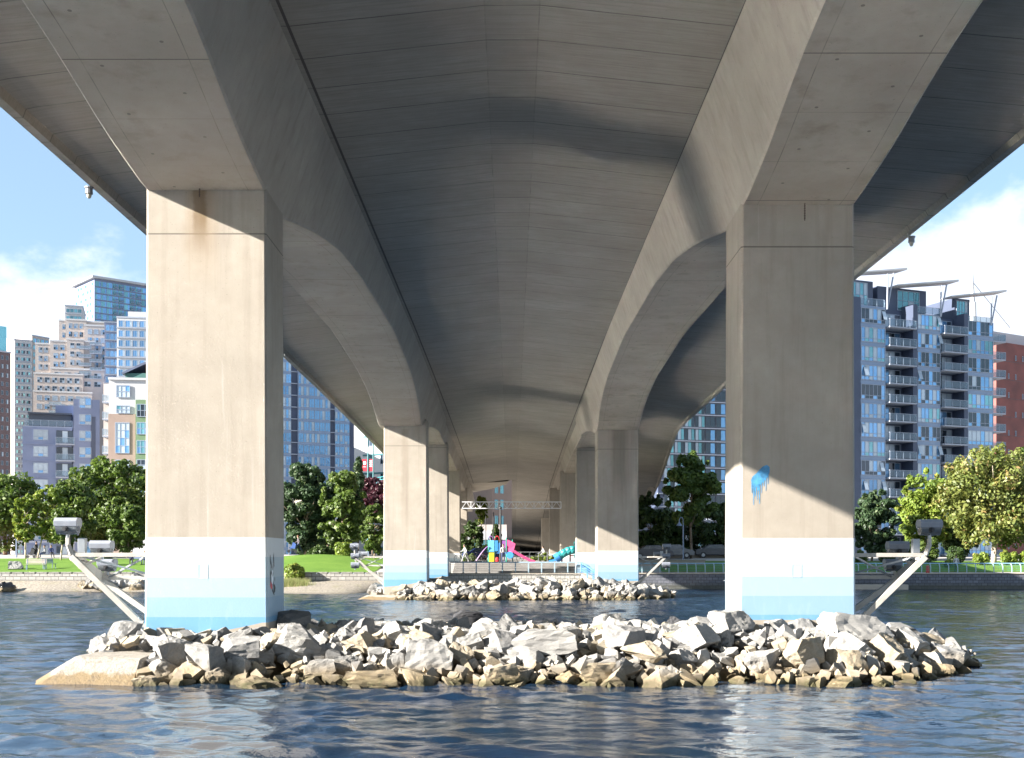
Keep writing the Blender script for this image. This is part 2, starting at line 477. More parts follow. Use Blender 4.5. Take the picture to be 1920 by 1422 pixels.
# curved ramp that leaves to the left beyond the shore
def ramp():
    cl = [(-5.9, 150), (-6.3, 158), (-8.0, 168), (-12.2, 182), (-19, 196), (-29, 210), (-43, 224), (-62, 238), (-90, 250)]
    mb = MB(); rows = []
    for i, (x, y) in enumerate(cl):
        a = cl[max(0, i-1)]; b = cl[min(len(cl)-1, i+1)]
        t = Vector((b[0]-a[0], b[1]-a[1], 0)).normalized(); nrm = Vector((t.y, -t.x, 0))
        w = 5.6
        z = zslab(150) + 0.15 + 0.006*(i*12)
        if i == 0: nrm = Vector((1, 0, 0))
        row = []
        for u, dz in ((-w, 1.9), (-w, -0.6), (-w+0.7, -0.15), (-3, 0), (3, 0), (w-0.5, 0.12), (w, 0.25), (w, 1.9), (w-0.25, 1.9), (w-0.25, 1.0), (-w+0.25, 1.0), (-w+0.25, 1.9)):
            row.append((x + nrm.x*u, y + nrm.y*u, z + dz))
        rows.append(row)
    n = len(rows[0])
    for r in rows: mb.v += r
    for i in range(len(rows)-1):
        for k in range(n):
            k2 = (k+1) % n
            mb.f.append((i*n+k, i*n+k2, (i+1)*n+k2, (i+1)*n+k)); mb.m.append(0)
    o = mb.build('ramp', M_CONC, bridge)
    rl = MB()
    for u in (-1, 1):
        for h in (2.5, 2.9):
            pts = []
            for i, (x, y) in enumerate(cl):
                a = cl[max(0, i-1)]; b = cl[min(len(cl)-1, i+1)]
                t = Vector((b[0]-a[0], b[1]-a[1], 0)).normalized(); nrm = Vector((t.y, -t.x, 0))
                z = zslab(150) + 0.15 + 0.006*(i*12)
                pts.append(Vector((x + nrm.x*5.5*u, y + nrm.y*5.5*u, z + h)))
            rl.path(pts, 0.05, 5)
            if h > 2.8:
                for a, b in zip(pts[:-1], pts[1:]):
                    for k in range(8):
                        q = a.lerp(b, k/8); rl.tube(q, q - Vector((0,0,1.0)), 0.035, n=5)
    rl.build('railing', M_TEAL, o)
    col = MB()
    for (x, y) in ((-15, 188), (-34, 215), (-60, 237)):
        col.box(x-0.9, x+0.9, y-0.7, y+0.7, 1.5, zslab(150)+0.1)
    for k, (x, y) in enumerate(((-15, 188), (-34, 215))):
        c = MB(); c.box(x-0.9, x+0.9, y-0.7, y+0.7, 1.5, zslab(150)+0.05); c.build('pier', M_CONC, bridge)

M_TEAL = plain('teal painted steel', (0.05, 0.30, 0.32), 0.45)
ramp()

def girder(side, x_in, w, zb, y0, y1):
    def prof(y):
        zt = zslab(y) + 0.3; b = zb(y) + EYE
        sh = 0.40*(zt - 0.3 - (8.9+EYE))
        shb = 0.40*max(0.0, b - (8.9+EYE)) * 1.0
        xi_b = x_in - shb; xi_t = x_in - sh - 0.0
        if y > 95: # shallow box beyond the shore
            xi_b = x_in - 0.4*0.6; xi_t = x_in - 0.4*1.6
        xo_b = xi_b + w
        xo_t = xo_b + 0.15
        c = 0.05
        if side < 0:
            return [(-xo_t, zt), (-xo_b, b + c), (-xo_b + c, b), (-xi_b - c, b), (-xi_b, b + c), (-xi_t, zt)]
        return [(xi_t, zt), (xi_b, b + c), (xi_b + c, b), (xo_b - c, b), (xo_b, b + c), (xo_t, zt)]
    ys = stations(y0, y1)
    # webs and soffit share one mesh, two materials
    mb = MB(); rows = [[(a, y, b) for a, b in prof(y)] for y in ys]
    for r in rows: mb.v += r
    n = 6; arc = 0
    for i in range(len(ys)-1):
        a0 = arc; arc += math.dist(rows[i][2], rows[i+1][2])
        for k in range(5):
            q = [i*n+k, i*n+k+1, (i+1)*n+k+1, (i+1)*n+k]
            uu = (0, w) if k == 2 else (0.0, 0.0)
            uvq = [(uu[0], a0), (uu[1], a0), (uu[1], arc), (uu[0], arc)]
            mb.f.append(tuple(q)); mb.m.append(1 if k in (2,) else 0)
            mb.uv[len(mb.f)-1] = uvq
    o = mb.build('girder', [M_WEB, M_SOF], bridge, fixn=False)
    return o
girder(-1, 5.93, 2.89, zbL, -90, 172)
girder(1, 5.76, 2.83, zbR, -90, 172)

# piers: (x inner, x outer, front y, depth, top z rel. eye, bottom world z)
def pier(x0, x1, y, dep, ztop, zbot, taper=0.02, name='pier'):
    mb = MB()
    zt = ztop + EYE; t = taper
    xa, xb = min(x0, x1), max(x0, x1)
    lv = [(zbot, 0.06), (0.5+EYE, 0.03), (ztop - 1.1 + EYE, 0.0), (zt, 0.0)]
    ch = 0.05
    n = 8; rows = []
    for z, e in lv:
        a, b, c, d = xa - e, xb + e, y - 0.0, y + dep - 0.0 + (0.0)
        if z < 3: d -= 0.18
        rows.append([(a+ch, c, z), (b-ch, c, z), (b, c+ch, z), (b, d-ch, z), (b-ch, d, z), (a+ch, d, z), (a, d-ch, z), (a, c+ch, z)])
    for r in rows: mb.v += r
    for i in range(len(rows)-1):
        for k in range(n):
            k2 = (k+1) % n
            mb.f.append((i*n+k, i*n+k2, (i+1)*n+k2, (i+1)*n+k)); mb.m.append(0)
    mb.f.append(tuple((len(rows)-1)*n+k for k in range(n))); mb.m.append(0)
    return mb.build(name, M_PIER, bridge)
pL1 = pier(-5.93, -8.82, 28.8, 2.15, 9.2, -0.5)
pR1 = pier(5.76, 8.59, 30.0, 2.15, 9.2, -0.5)
pL2 = pier(-5.66, -8.50, 79.2, 2.2, 9.2, -0.5)
pR2 = pier(5.83, 8.62, 81.6, 2.2, 9.2, -0.5)
pL3 = pier(-5.50, -8.45, 102.0, 2.0, 9.9, 1.0)
pR3 = pier(5.65, 8.5, 104.5, 2.0, 9.9, 1.0)
pL4 = pier(-5.42, -8.3, 124, 2.0, 9.3, 1.0)
pR4 = pier(5.15, 8.1, 127, 2.0, 9.3, 1.0)
pL5 = pier(-5.5, -8.3, 146, 2.0, 8.6, 1.0)
pR5 = pier(4.6, 7.6, 146, 2.0, 8.6, 1.0)
pR6 = pier(4.4, 7.2, 178, 2.0, 6.0, 1.0)

# access hatch outlines painted over on the near piers
def hatch(px0, px1, py0, py1, D, parent, dy=0.0):
    mb = MB()
    a, b = X(px0, D), X(px1, D); z0, z1 = Z(py1, D), Z(py0, D); t = 0.012; y = D - 0.006
    mb.box(a, b, y, D+0.02, z0, z0+t); mb.box(a, b, y, D+0.02, z1-t, z1)
    mb.box(a, a+t, y, D+0.02, z0+t, z1-t); mb.box(b-t, b, y, D+0.02, z0+t, z1-t)
    mb.build('access_hatch', M_HATCH, parent)
M_HATCH = plain('painted hatch rim', (0.38, 0.46, 0.52), 0.5)
hatch(371.5, 390.5, 1058.5, 1085, 28.8, pL1)
hatch(1485, 1503, 1058.5, 1083, 30.0, pR1)

def drain(px, py0, py1, D, parent):
    mb = MB()
    p = P(px, py0, D)
    mb.prism([p + Vector((-0.16, -0.02, 0)), p + Vector((-0.09, -0.02, 0.07)), p + Vector((0.08, -0.02, 0.08)), p + Vector((0.17, -0.02, 0))], (0, 0.16, 0))
    q = P(px, py1, D)
    mb.tube(p + Vector((0, -0.05, 0.04)), q + Vector((0, -0.05, 0)), 0.013, n=6)
    for k in range(7):
        c = p.lerp(q, k/7) + Vector((0, -0.05, 0)); mb.ball(c, 0.022, 0.022, 0.03, n=6, k=4)
    mb.build('drain', M_IRON, parent)
drain(375, 338, 371, 28.74, pL1)
drain(1508, 383, 415, 29.95, pR1)

# spray painted blue splash on the near right pier
M_SPRAY = plain('blue spray paint', (0.06, 0.24, 0.44), 0.6, 0.35, 9)
def splash():
    mb = MB(); D = 30.0; y = D - 0.004
    pts = [(1438,872),(1443,876),(1443,886),(1440,893),(1436,899),(1430,905),(1424,911),(1416,914),(1410,909),(1408,901),(1411,894),(1418,888),(1424,881),(1430,875)]
    c = (1427, 893)
    for a, b in zip(pts, pts[1:]+pts[:1]):
        mb.poly([(X(c[0],D), y, Z(c[1],D)), (X(a[0],D), y, Z(a[1],D)), (X(b[0],D), y, Z(b[1],D))])
    for px, y0, y1, w in ((1410,905,925,1.4),(1413,910,947,1.0),(1416,912,931,1.6),(1420,911,938,1.0),(1424,908,945,1.3),(1428,904,925,.9),(1432,900,912,1.2),(1436,897,921,.9),(1440,890,908,1.0),(1422,905,920,2.2)):
        mb.poly([(X(px-w,D), y-0.001, Z(y0,D)), (X(px+w,D), y-0.001, Z(y0,D)), (X(px+w*.4,D), y-0.001, Z(y1,D)), (X(px-w*.4,D), y-0.001, Z(y1,D))])
    mb.build('spray_paint', M_SPRAY, pR1, fixn=False)
splash()

# stencilled animal head on the inner face of the near left pier
def stencil():
    mats = [plain('black stencil paint', (0.02,0.02,0.022), 0.6), plain('grey stencil paint', (0.30,0.31,0.33), 0.6), plain('red stencil paint', (0.5,0.06,0.07), 0.6), plain('pale stencil paint', (0.72,0.76,0.80), 0.6)]
    mb = MB()
    def uv(u, v, k):   # u along the depth of the pier, v upwards, both in metres
        return (-5.93 + 0.034 + 0.004*k, 29.0 + u, EYE - 0.86 + v)
    shapes = [
        (1, 0, [(0.12,0.18),(0.10,0.45),(0.18,0.62),(0.55,0.62),(0.60,0.40),(0.50,0.22),(0.42,0.10),(0.25,0.12)]),
        (1, 1, [(0.16,0.60),(0.10,0.95),(0.24,0.80),(0.34,0.62)]),
        (1, 1, [(0.40,0.62),(0.52,1.00),(0.60,0.62)]),
        (0, 2, [(0.10,0.96),(0.12,0.70),(0.17,0.72),(0.15,0.90)]),
        (0, 2, [(0.52,1.02),(0.60,0.66),(0.55,0.64),(0.48,0.86)]),
        (0, 2, [(0.20,0.82),(0.32,0.64),(0.28,0.60),(0.18,0.74)]),
        (3, 2, [(0.24,0.40),(0.30,0.56),(0.40,0.56),(0.46,0.40),(0.42,0.24),(0.30,0.22)]),
        (0, 3, [(0.38,0.48),(0.44,0.54),(0.42,0.44),(0.36,0.40)]),
        (0, 3, [(0.20,0.56),(0.28,0.52),(0.24,0.44),(0.18,0.48)]),
        (0, 3, [(0.10,0.50),(0.16,0.60),(0.16,0.30),(0.12,0.26)]),
        (2, 3, [(0.12,0.34),(0.18,0.28),(0.34,0.20),(0.36,0.10),(0.16,0.12),(0.09,0.18)]),
        (0, 3, [(0.44,0.24),(0.48,0.30),(0.50,0.20),(0.46,0.16)]),
        (0, 3, [(0.52,0.20),(0.62,0.22),(0.72,0.12),(0.68,0.02),(0.58,0.00),(0.50,0.08)]),
        (0, 3, [(0.28,0.12),(0.48,0.06),(0.60,-0.06),(0.50,-0.04),(0.34,0.04)]),
        (1, 3, [(0.58,0.36),(0.68,0.40),(0.70,0.32),(0.62,0.28)]),
        (1, 3, [(0.36,0.58),(0.42,0.70),(0.46,0.58)]),
    ]
    for m, k, pts in shapes:
        mb.poly([uv(u, v, k) for u, v in pts], m)
    mb.build('wall_stencil', mats, pL1, fixn=False)
stencil()

# lamps under the deck edges
M_LAMPB = plain('lamp casting', (0.18,0.18,0.19), 0.5)
M_LAMPG = plain('lamp glass', (0.45,0.42,0.34), 0.2)
def deck_lamp(px, py, D, xe, s):
    la = MB(); c = P(px, py, D)
    la.tube(c+Vector((0,0,0.0)), c+Vector((0,0,0.16)), 0.11, 0.10, n=12)
    la.tube(c+Vector((0,0,0.16)), c+Vector((0,0,0.20)), 0.13, 0.13, n=12)
    la.tube(c+Vector((0,0,0.14)), Vector((xe, D, zslab(D)-0.60)), 0.025, n=6)
    o = la.build('edge_lamp', M_LAMPB, bridge)
    g = MB(); g.ball(c+Vector((0,0,-0.03)), 0.075, 0.075, 0.11); g.build('glass_cover', M_LAMPG, o, smooth=True)
deck_lamp(167, 364, 34.7, -12.05, -1)
deck_lamp(1709, 455, 40.1, 13.25, 1)
# ------------------------------------------------------------------ water
def water_mat():
    m = NT('water')
    pos = m.n('ShaderNodeNewGeometry').outputs['Position']
    a = m.noise(1.6, 4, 0.6, vec=pos, stretch=(0.75, 1.25, 1))
    b = m.noise(5.5, 4, 0.6, vec=pos, stretch=(0.8, 1.3, 1), off=(3, 1, 0))
    c = m.noise(0.35, 3, 0.5, vec=pos)
    h = m.math('ADD', m.math('MULTIPLY', a, 0.6), m.math('MULTIPLY', b, 0.28))
    px, py, pz = m.xyz(pos)
    h = m.math('MULTIPLY', h, m.rng(py, 30, 75, 1.0, 2.2, True))
    nb = m.bump(h, 0.4, 0.10)
    col = m.mix(m.rng(c, 0.3, 0.7), (0.005, 0.018, 0.048), (0.007, 0.020, 0.036))
    m.b.inputs['IOR'].default_value = 2.9
    return m.done(col, 0.095, nb, spec=0.5)
def build_water():
    ysl = [12.0]
    while ysl[-1] < 106: ysl.append(ysl[-1] + min(0.34, max(0.085, 0.0045*ysl[-1])))
    xp = [0.0]
    while xp[-1] < 52: xp.append(xp[-1] + (0.13 if xp[-1] < 12 else 0.32))
    xp = np.array(xp); xs = np.concatenate([-np.geomspace(900, 54, 30), -xp[:0:-1], xp, np.geomspace(54, 900, 30)])
    ys = np.concatenate([np.linspace(-300, 11, 25), ysl])
    DY = np.interp(ys, ys[:-1], np.diff(ys))[:, None]
    DX = np.where(np.abs(xs) < 12, 0.13, 0.32)[None, :]
    XX, YY = np.meshgrid(xs, ys)
    H = np.zeros_like(XX)
    r = np.random.default_rng(3)
    for k in range(72):
        lam = 0.30 * (1.07 ** k) if k < 30 else (r.uniform(0.28, 0.95) if k < 50 else r.uniform(1.0, 2.6))
        th = r.normal(R(62), R(34))
        amp = 0.0041 * lam ** 0.62
        kx, ky = math.cos(th)*2*math.pi/lam, math.sin(th)*2*math.pi/lam
        ph = r.uniform(0, 6.28)
        w = np.sin(kx*XX + ky*YY + ph)
        at = np.clip((lam/np.maximum(DY*abs(math.sin(th))+0.02, DX*abs(math.cos(th))) - 2.2)/2.0, 0, 1)
        H += at * amp * (w + 0.35*np.sin(2*(kx*XX + ky*YY + ph)+1.5))
    gust = 0.75 + 0.35*np.sin(0.31*XX + 0.17*YY + 1.0)*np.sin(0.11*XX - 0.27*YY)
    H *= gust
    fade = np.clip((52 - np.abs(XX)) / 8, 0, 1) * np.clip((106 - YY)/5, 0.3, 1) * np.clip((YY - 5)/6, 0, 1)
    H *= np.maximum(fade, 0.0)
    V = np.stack([XX.ravel(), YY.ravel(), H.ravel()], 1)
    ny, nx = XX.shape
    i = np.arange((ny-1)*(nx-1)); rr = i // (nx-1); cc = i % (nx-1)
    a = rr*nx + cc
    Fq = np.stack([a, a+1, a+nx+1, a+nx], 1)
    me = bpy.data.meshes.new('water')
    me.vertices.add(len(V)); me.vertices.foreach_set('co', V.ravel())
    me.loops.add(Fq.size); me.loops.foreach_set('vertex_index', Fq.ravel().astype(np.int32))
    me.polygons.add(len(Fq)); me.polygons.foreach_set('loop_start', np.arange(0, Fq.size, 4, dtype=np.int32))
    me.update(calc_edges=True)
    me.polygons.foreach_set('use_smooth', np.ones(len(Fq), bool))
    me.materials.append(water_mat())
    o = bpy.data.objects.new('water', me); COL.objects.link(o)
    tag(o, 'rippled blue green water under and around the bridge', kind='structure')
build_water()
# ------------------------------------------------------------------ rocks
def rock_mat(name, a, b, tide=True):
    m = NT(name)
    gpos = m.n('ShaderNodeNewGeometry').outputs['Position']
    oi = m.n('ShaderNodeObjectInfo').outputs['Random']
    big = m.noise(1.8, 5, 0.6, vec=gpos)
    vein = m.noise(7, 6, 0.7, stretch=(1, 1, 3))
    fine = m.noise(38, 4, 0.6)
    c = m.mix(m.rng(big, 0.3, 0.7), a, b)
    c = m.mix(m.math('MULTIPLY', oi, 0.35), c, tuple(k*0.62 for k in a))
    c = m.mix(m.rng(vein, 0.5, 0.72, 0, 0.55), c, tuple(k*0.45 for k in a))
    c = m.mix(m.rng(fine, 0.62, 0.75, 0, 0.5), c, (0.07, 0.065, 0.055))
    if tide:
        x, y, z = m.xyz(gpos)
        zz = m.math('ADD', z, m.math('MULTIPLY', m.math('SUBTRACT', big, 0.5), 0.35))
        t = m.rng(zz, 0.10, 0.55, 1, 0, True)
        c = m.mix(m.math('MULTIPLY', t, 0.8), c, (0.20, 0.15, 0.085))
        alg = m.math('MULTIPLY', m.rng(zz, 0.02, 0.22, 1, 0, True), m.rng(m.noise(2.3, 4, 0.6, vec=gpos), 0.45, 0.6))
        c = m.mix(m.math('MULTIPLY', alg, 0.85), c, (0.085, 0.09, 0.035))
        wet = m.rng(zz, 0.03, 0.20, 1, 0, True)
        c = m.mix(m.math('MULTIPLY', wet, 0.75), c, (0.045, 0.038, 0.02))
    h = m.math('ADD', m.math('MULTIPLY', vein, 0.8), m.math('MULTIPLY', fine, 0.4))
    return m.done(c, 0.85, m.bump(h, 0.6, 0.03), spec=0.25)
MR_PALE = rock_mat('pale granite', (0.22, 0.215, 0.207), (0.33, 0.318, 0.298))
MR_GREY = rock_mat('grey granite', (0.16, 0.158, 0.155), (0.24, 0.232, 0.222))
MR_TAN = rock_mat('tan rock', (0.25, 0.205, 0.145), (0.33, 0.29, 0.225))
MR_DARK = rock_mat('dark basalt', (0.04, 0.04, 0.044), (0.08, 0.08, 0.085))

def rock_mesh(name, seed, mat, flat=1.0, npt=16, sub=True):
    r = random.Random(seed)
    bm = bmesh.new()
    bmesh.ops.create_cube(bm, size=2.0)
    q = Matrix.Rotation(r.uniform(-.3,.3), 3, 'X') @ Matrix.Rotation(r.uniform(-.3,.3), 3, 'Y')
    for k in range(npt):
        d = Vector((r.gauss(0, 1), r.gauss(0, 1), r.gauss(0, 0.9))).normalized()
        bmesh.ops.bisect_plane(bm, geom=bm.verts[:]+bm.edges[:]+bm.faces[:], plane_co=d*r.uniform(0.66, 1.0), plane_no=d, clear_outer=True)
        hole = [e for e in bm.edges if e.is_boundary]
        if hole: bmesh.ops.contextual_create(bm, geom=hole)
    bmesh.ops.remove_doubles(bm, verts=bm.verts, dist=0.03)
    for v in bm.verts: v.co = q @ v.co; v.co.z *= flat
    if sub:
        bmesh.ops.triangulate(bm, faces=bm.faces)
        for _ in range(3):
            bmesh.ops.subdivide_edges(bm, edges=[e for e in bm.edges if e.calc_length() > 0.30], cuts=1)
            bmesh.ops.triangulate(bm, faces=bm.faces)
        from mathutils import noise as mn
        bm.normal_update()
        for v in bm.verts:
            n = mn.noise(v.co*1.5 + Vector((seed, 0, 0)))*0.13 + mn.noise(v.co*4.0 + Vector((0, seed, 0)))*0.07 + mn.noise(v.co*9.0 + Vector((0, 3, seed)))*0.03
            v.co += v.normal*n
    bmesh.ops.recalc_face_normals(bm, faces=bm.faces)
    me = bpy.data.meshes.new(name)
    bm.to_mesh(me); bm.free()
    me.materials.append(mat)
    return me
PROTO = {}
for key, mt in (('pale', MR_PALE), ('grey', MR_GREY), ('tan', MR_TAN), ('dark', MR_DARK)):
    PROTO[key] = [rock_mesh('rock_'+key, 11*i+len(key)*3, mt, flat=0.9, npt=random.choice((6, 7, 8, 10))) for i in range(9 if key == 'pale' else 5)]

def put_rock(x, y, z, s, tone, label, group, rot=None, me=None, sc=None):
    o = bpy.data.objects.new('rock', me or random.choice(PROTO[tone]))
    COL.objects.link(o)
    o.location = (x, y, z)
    o.rotation_euler = rot if rot else (random.uniform(-.6, .6), random.uniform(-.6, .6), random.uniform(0, 6.28))
    if sc: o.scale = sc
    else: o.scale = (s*random.uniform(.85, 1.35), s*random.uniform(.75, 1.1), s*random.uniform(.6, .95))
    tag(o, label, 'rock', group)
    return o

class Islet:
    """a low rubble mound: outline and height of its surface"""
    def __init__(s, x0, x1, yf, yb, crest, xc=None):
        s.x0, s.x1, s.yf, s.yb, s.cr = x0, x1, yf, yb, crest
    def h(s, x, y):
        yc = (s.yf + s.yb)/2; yh = (s.yb - s.yf)/2
        # squeeze towards the ends
        t = 1.0
        e1, e2 = 1.6, 3.4
        if x < s.x0 + e1: t = max(0.0, (x - s.x0)/e1)
        if x > s.x1 - e2: t = min(t, max(0.0, (s.x1 - x)/e2))
        t = t**0.7
        d = abs(y - yc)/(yh*max(t, 0.05))
        if d > 1.25: return -0.6
        return (min(1.0, (1 - d)*1.9))*s.cr*(0.35 + 0.65*t) if d < 1 else -(d-1)*2.0

def islet_base(name, isl, label, mat, drop=0.34):
    xs = np.arange(isl.x0-0.6, isl.x1+0.61, 0.3); ys = np.arange(isl.yf-1.2, isl.yb+1.21, 0.3)
    mb = MB(); nx = len(xs)
    for y in ys:
        for x in xs:
            mb.v.append((x, y, max(-0.8, isl.h(x, y) - drop + random.uniform(-.05, .05)) if x > -9.0 or isl is I2 else -0.8))
    for j in range(len(ys)-1):
        for i in range(nx-1):
            a = j*nx+i; mb.f.append((a, a+1, a+nx+1, a+nx)); mb.m.append(0)
    o = mb.build(name, mat, fixn=False)
    tag(o, label, kind='structure')
    return o
M_RUBBLE = rock_mat('rubble', (0.13, 0.12, 0.105), (0.20, 0.185, 0.16))
I1 = Islet(-10.5, 11.45, 25.5, 34.2, 0.78)
I2 = Islet(-9.6, 10.9, 77.0, 86.0, 0.85)
islet_base('islet', I1, 'rubble mound around the two nearest bridge piers', M_RUBBLE)
islet_base('islet', I2, 'rubble mound around the second pair of bridge piers', M_RUBBLE)

def in_pier(x, y, s, isl):
    if isl is I1: ps = [(-8.82, -5.93, 28.8, 30.95), (5.76, 8.59, 30.0, 32.15)]
    else: ps = [(-8.5, -5.66, 79.2, 81.4), (5.83, 8.62, 81.6, 83.8)]
    for a, b, c, d in ps:
        if a - s*0.75 < x < b + s*0.75 and c - s*0.75 < y < d + s*0.75: return True
    return False

def smaller(isl, n_big, label_of, group, smin, smax, seed, rmin=0.62, ylim=None, placed=None):
    r = random.Random(seed); placed = placed if placed is not None else []
    out = []
    tries = 0
    while len(out) < n_big and tries < 60000:
        tries += 1
        x = r.uniform(isl.x0, isl.x1); y = r.uniform(isl.yf-0.3, (ylim or isl.yb))
        h = isl.h(x, y)
        if h < -0.15: continue
        f = 1 - len(out)/n_big
        s = smin + (smax - smin)*f*r.uniform(0.75, 1.0)
        if in_pier(x, y, s, isl) or (isl is I1 and x < -8.0 and y < 27.7) or (isl is I2 and x < -7.4 and y < 79.0): continue
        if any((x-a)**2 + (y-b)**2 < (rmin*(s+c)*1.02)**2 for a, b, c in placed): continue
        placed.append((x, y, s)); out.append((x, y, h, s))
    return out, placed

placed1 = []
# rocks that stand out on the near mound, placed after the photograph
FEAT = [
    # px, py(centre), D, half-size x,y,z, tone, label, rotz
    (806, 1229, 26.3, .52, .40, .40, 'pale', 'biggest squared pale block low on the front of the near mound', 0.08),
    (1020, 1203, 27.1, .74, .45, .30, 'pale', 'long wedge shaped pale rock near the middle of the near mound crest', -0.1),
    (553, 1206, 27.0, .56, .42, .34, 'pale', 'large pale rock just right of the near painted pier', 0.3),
    (1609, 1184, 28.4, .80, .55, .40, 'pale', 'largest smooth grey boulder beside the foot of the right near pier', 0.2),
    (1684, 1187, 29.4, .55, .40, .22, 'grey', 'rough grey slab leaning behind the smooth boulder', -0.1),
    (1375, 1167, 28.9, .46, .40, .30, 'pale', 'pointed pale rock against the front of the right near pier', 0.5),
    (1312, 1199, 27.4, .42, .38, .34, 'pale', 'upright blocky pale rock on the right half of the near mound', 0.9),
    (330, 1218, 26.5, .40, .36, .36, 'pale', 'tall pale rock under the left near pier', 0.5),
    (393, 1232, 26.0, .40, .36, .34, 'pale', 'sharp edged pale rock in front of the left near pier', 1.1),
    (450, 1215, 26.5, .44, .34, .26, 'grey', 'flat grey rock in front of the left near pier', 0.2),
    (1500, 1224, 26.2, .42, .36, .32, 'tan', 'broad tan rock in front of the right near pier', 0.8),
    (690, 1275, 25.5, .62, .34, .20, 'tan', 'widest low tan boulder at the waterline', 0.05),
    (1120, 1265, 25.6, .50, .34, .26, 'tan', 'rounded tan boulder at the waterline near the middle', 0.3),
    (1212, 1222, 26.2, .56, .26, .24, 'tan', 'slanting tan slab on the right half of the near mound', -0.7),
    (1170, 1196, 27.2, .40, .34, .34, 'grey', 'steep grey slab right of the middle of the near mound', 0.7),
    (935, 1268, 25.5, .36, .32, .22, 'tan', 'mossy ochre rock at the waterline below the big pale block', 0.4),
    (878, 1158, 34.0, .40, .30, .20, 'dark', 'dark wet boulder in the water behind the near mound', 0.1),
    (545, 1166, 30.0, .42, .36, .28, 'grey', 'shaded rock against the inner face of the left near pier', 0.6),
    (236, 1192, 28.3, .42, .36, .34, 'pale', 'white rock leaning on the outer face of the left near pier', 0.3),
]
for px, py, D, a, b, c, tone, lab, rz in FEAT:
    x, z = X(px, D), Z(py, D)
    put_rock(x, D, z, 1, tone, lab, 'rocks of the near mound', rot=(random.uniform(-.2,.2), random.uniform(-.15,.15), rz), sc=(a*0.98, b*0.94, c*1.0), me=PROTO[tone][(int(px)) % len(PROTO[tone])])
    placed1.append((x, D, (a+b)/2*0.95))

def tone_of(r, x, y, h):
    if h < 0.16: return r.choice(('tan', 'pale', 'grey'))
    q = r.random()
    return 'pale' if q < 0.66 else 'grey' if q < 0.88 else 'tan'
TL = {'pale': 'pale angular granite rock', 'grey': 'grey angular rock', 'tan': 'tan brown rock', 'dark': 'dark rock'}
def zone(x, y, h, isl):
    if isl is I1:
        side = 'left pier end' if x < -4.5 else 'right pier end' if x > 4.5 else 'middle'
        row = 'at the waterline' if (h < 0.3 and y < 30) else 'on the far slope' if y > 31.5 else 'on the crest' if h > 0.9 else 'on the front slope'
        return f'{row} of the near mound, {side}', f'near mound rocks {row}, {side}'
    side = 'left half' if x < 0 else 'right half'
    return f'on the front of the far mound, {side}', f'far mound rocks, {side}'
r_ = random.Random(5)
def lay(isl, n, smin, smax, seed, placed, ylim, rmin=0.62):
    out, placed = smaller(isl, n, None, None, smin, smax, seed, rmin=rmin, ylim=ylim, placed=placed)
    for x, y, h, s in out:
        t = tone_of(r_, x, y, h)
        if isl is I1 and y > 31.8: t = 'dark' if r_.random() < 0.5 else 'grey'
        zt, g = zone(x, y, h, isl)
        put_rock(x, y, h + s*0.22, s*1.12, t, f'{TL[t]} {zt}', f'{t} {g}')
lay(I1, 222, 0.15, 0.36, 21, placed1, 34.0, 0.52)
placed2 = []
lay(I2, 78, 0.22, 0.50, 22, placed2, 80.5, 0.56)

# loose small stones between the rocks: nobody could count them
def rubble(name, isl, n, seed, label, ylim, smin, smax):
    r = np.random.default_rng(seed); rr = random.Random(seed)
    protos = []
    for k in range(6):
        me = rock_mesh('tmp', 90+k, MR_PALE, 0.85, 6, False)
        co = np.array([v.co[:] for v in me.vertices]); fs = [tuple(p.vertices) for p in me.polygons]
        protos.append((co, fs)); bpy.data.meshes.remove(me)
    V, Fs, Ms = [], [], []; base = 0; k = 0
    while k < n:
        x = rr.uniform(isl.x0, isl.x1+0.2); y = rr.uniform(isl.yf-0.25, ylim); h = isl.h(x, y)
        if h < -0.1 or in_pier(x, y, 0.05, isl) or (isl is I1 and x < -8.1 and y < 27.5) or (isl is I2 and x < -7.5 and y < 79.0): continue
        k += 1
        s = smin + (smax-smin)*rr.random()**2
        co, fs = protos[k % 6]
        M = np.array(Matrix.Rotation(rr.uniform(0, 6.28), 3, Vector((rr.gauss(0,1), rr.gauss(0,1), rr.gauss(0,1)+.01)).normalized()))
        c = (co*np.array([s*rr.uniform(.8,1.4), s, s*rr.uniform(.6,1)])) @ M.T + np.array([x, y, h + rr.uniform(-.05, .08)])
        V += c.tolist(); m = rr.choice((0, 0, 1, 2))
        for f in fs: Fs.append(tuple(q+base for q in f)); Ms.append(m)
        base += len(co)
    me = bpy.data.meshes.new(name); me.from_pydata(V, [], Fs)
    for m in (MR_PALE, MR_GREY, MR_TAN): me.materials.append(m)
    me.polygons.foreach_set('material_index', Ms)
    o = bpy.data.objects.new(name, me); COL.objects.link(o)
    tag(o, label, kind='stuff')
rubble('rubble', I1, 3400, 31, 'small broken stones filling the gaps of the near mound', 34.4, 0.05, 0.21)
rubble('rubble', I2, 900, 32, 'small broken stones filling the gaps of the far mound', 82, 0.10, 0.26)

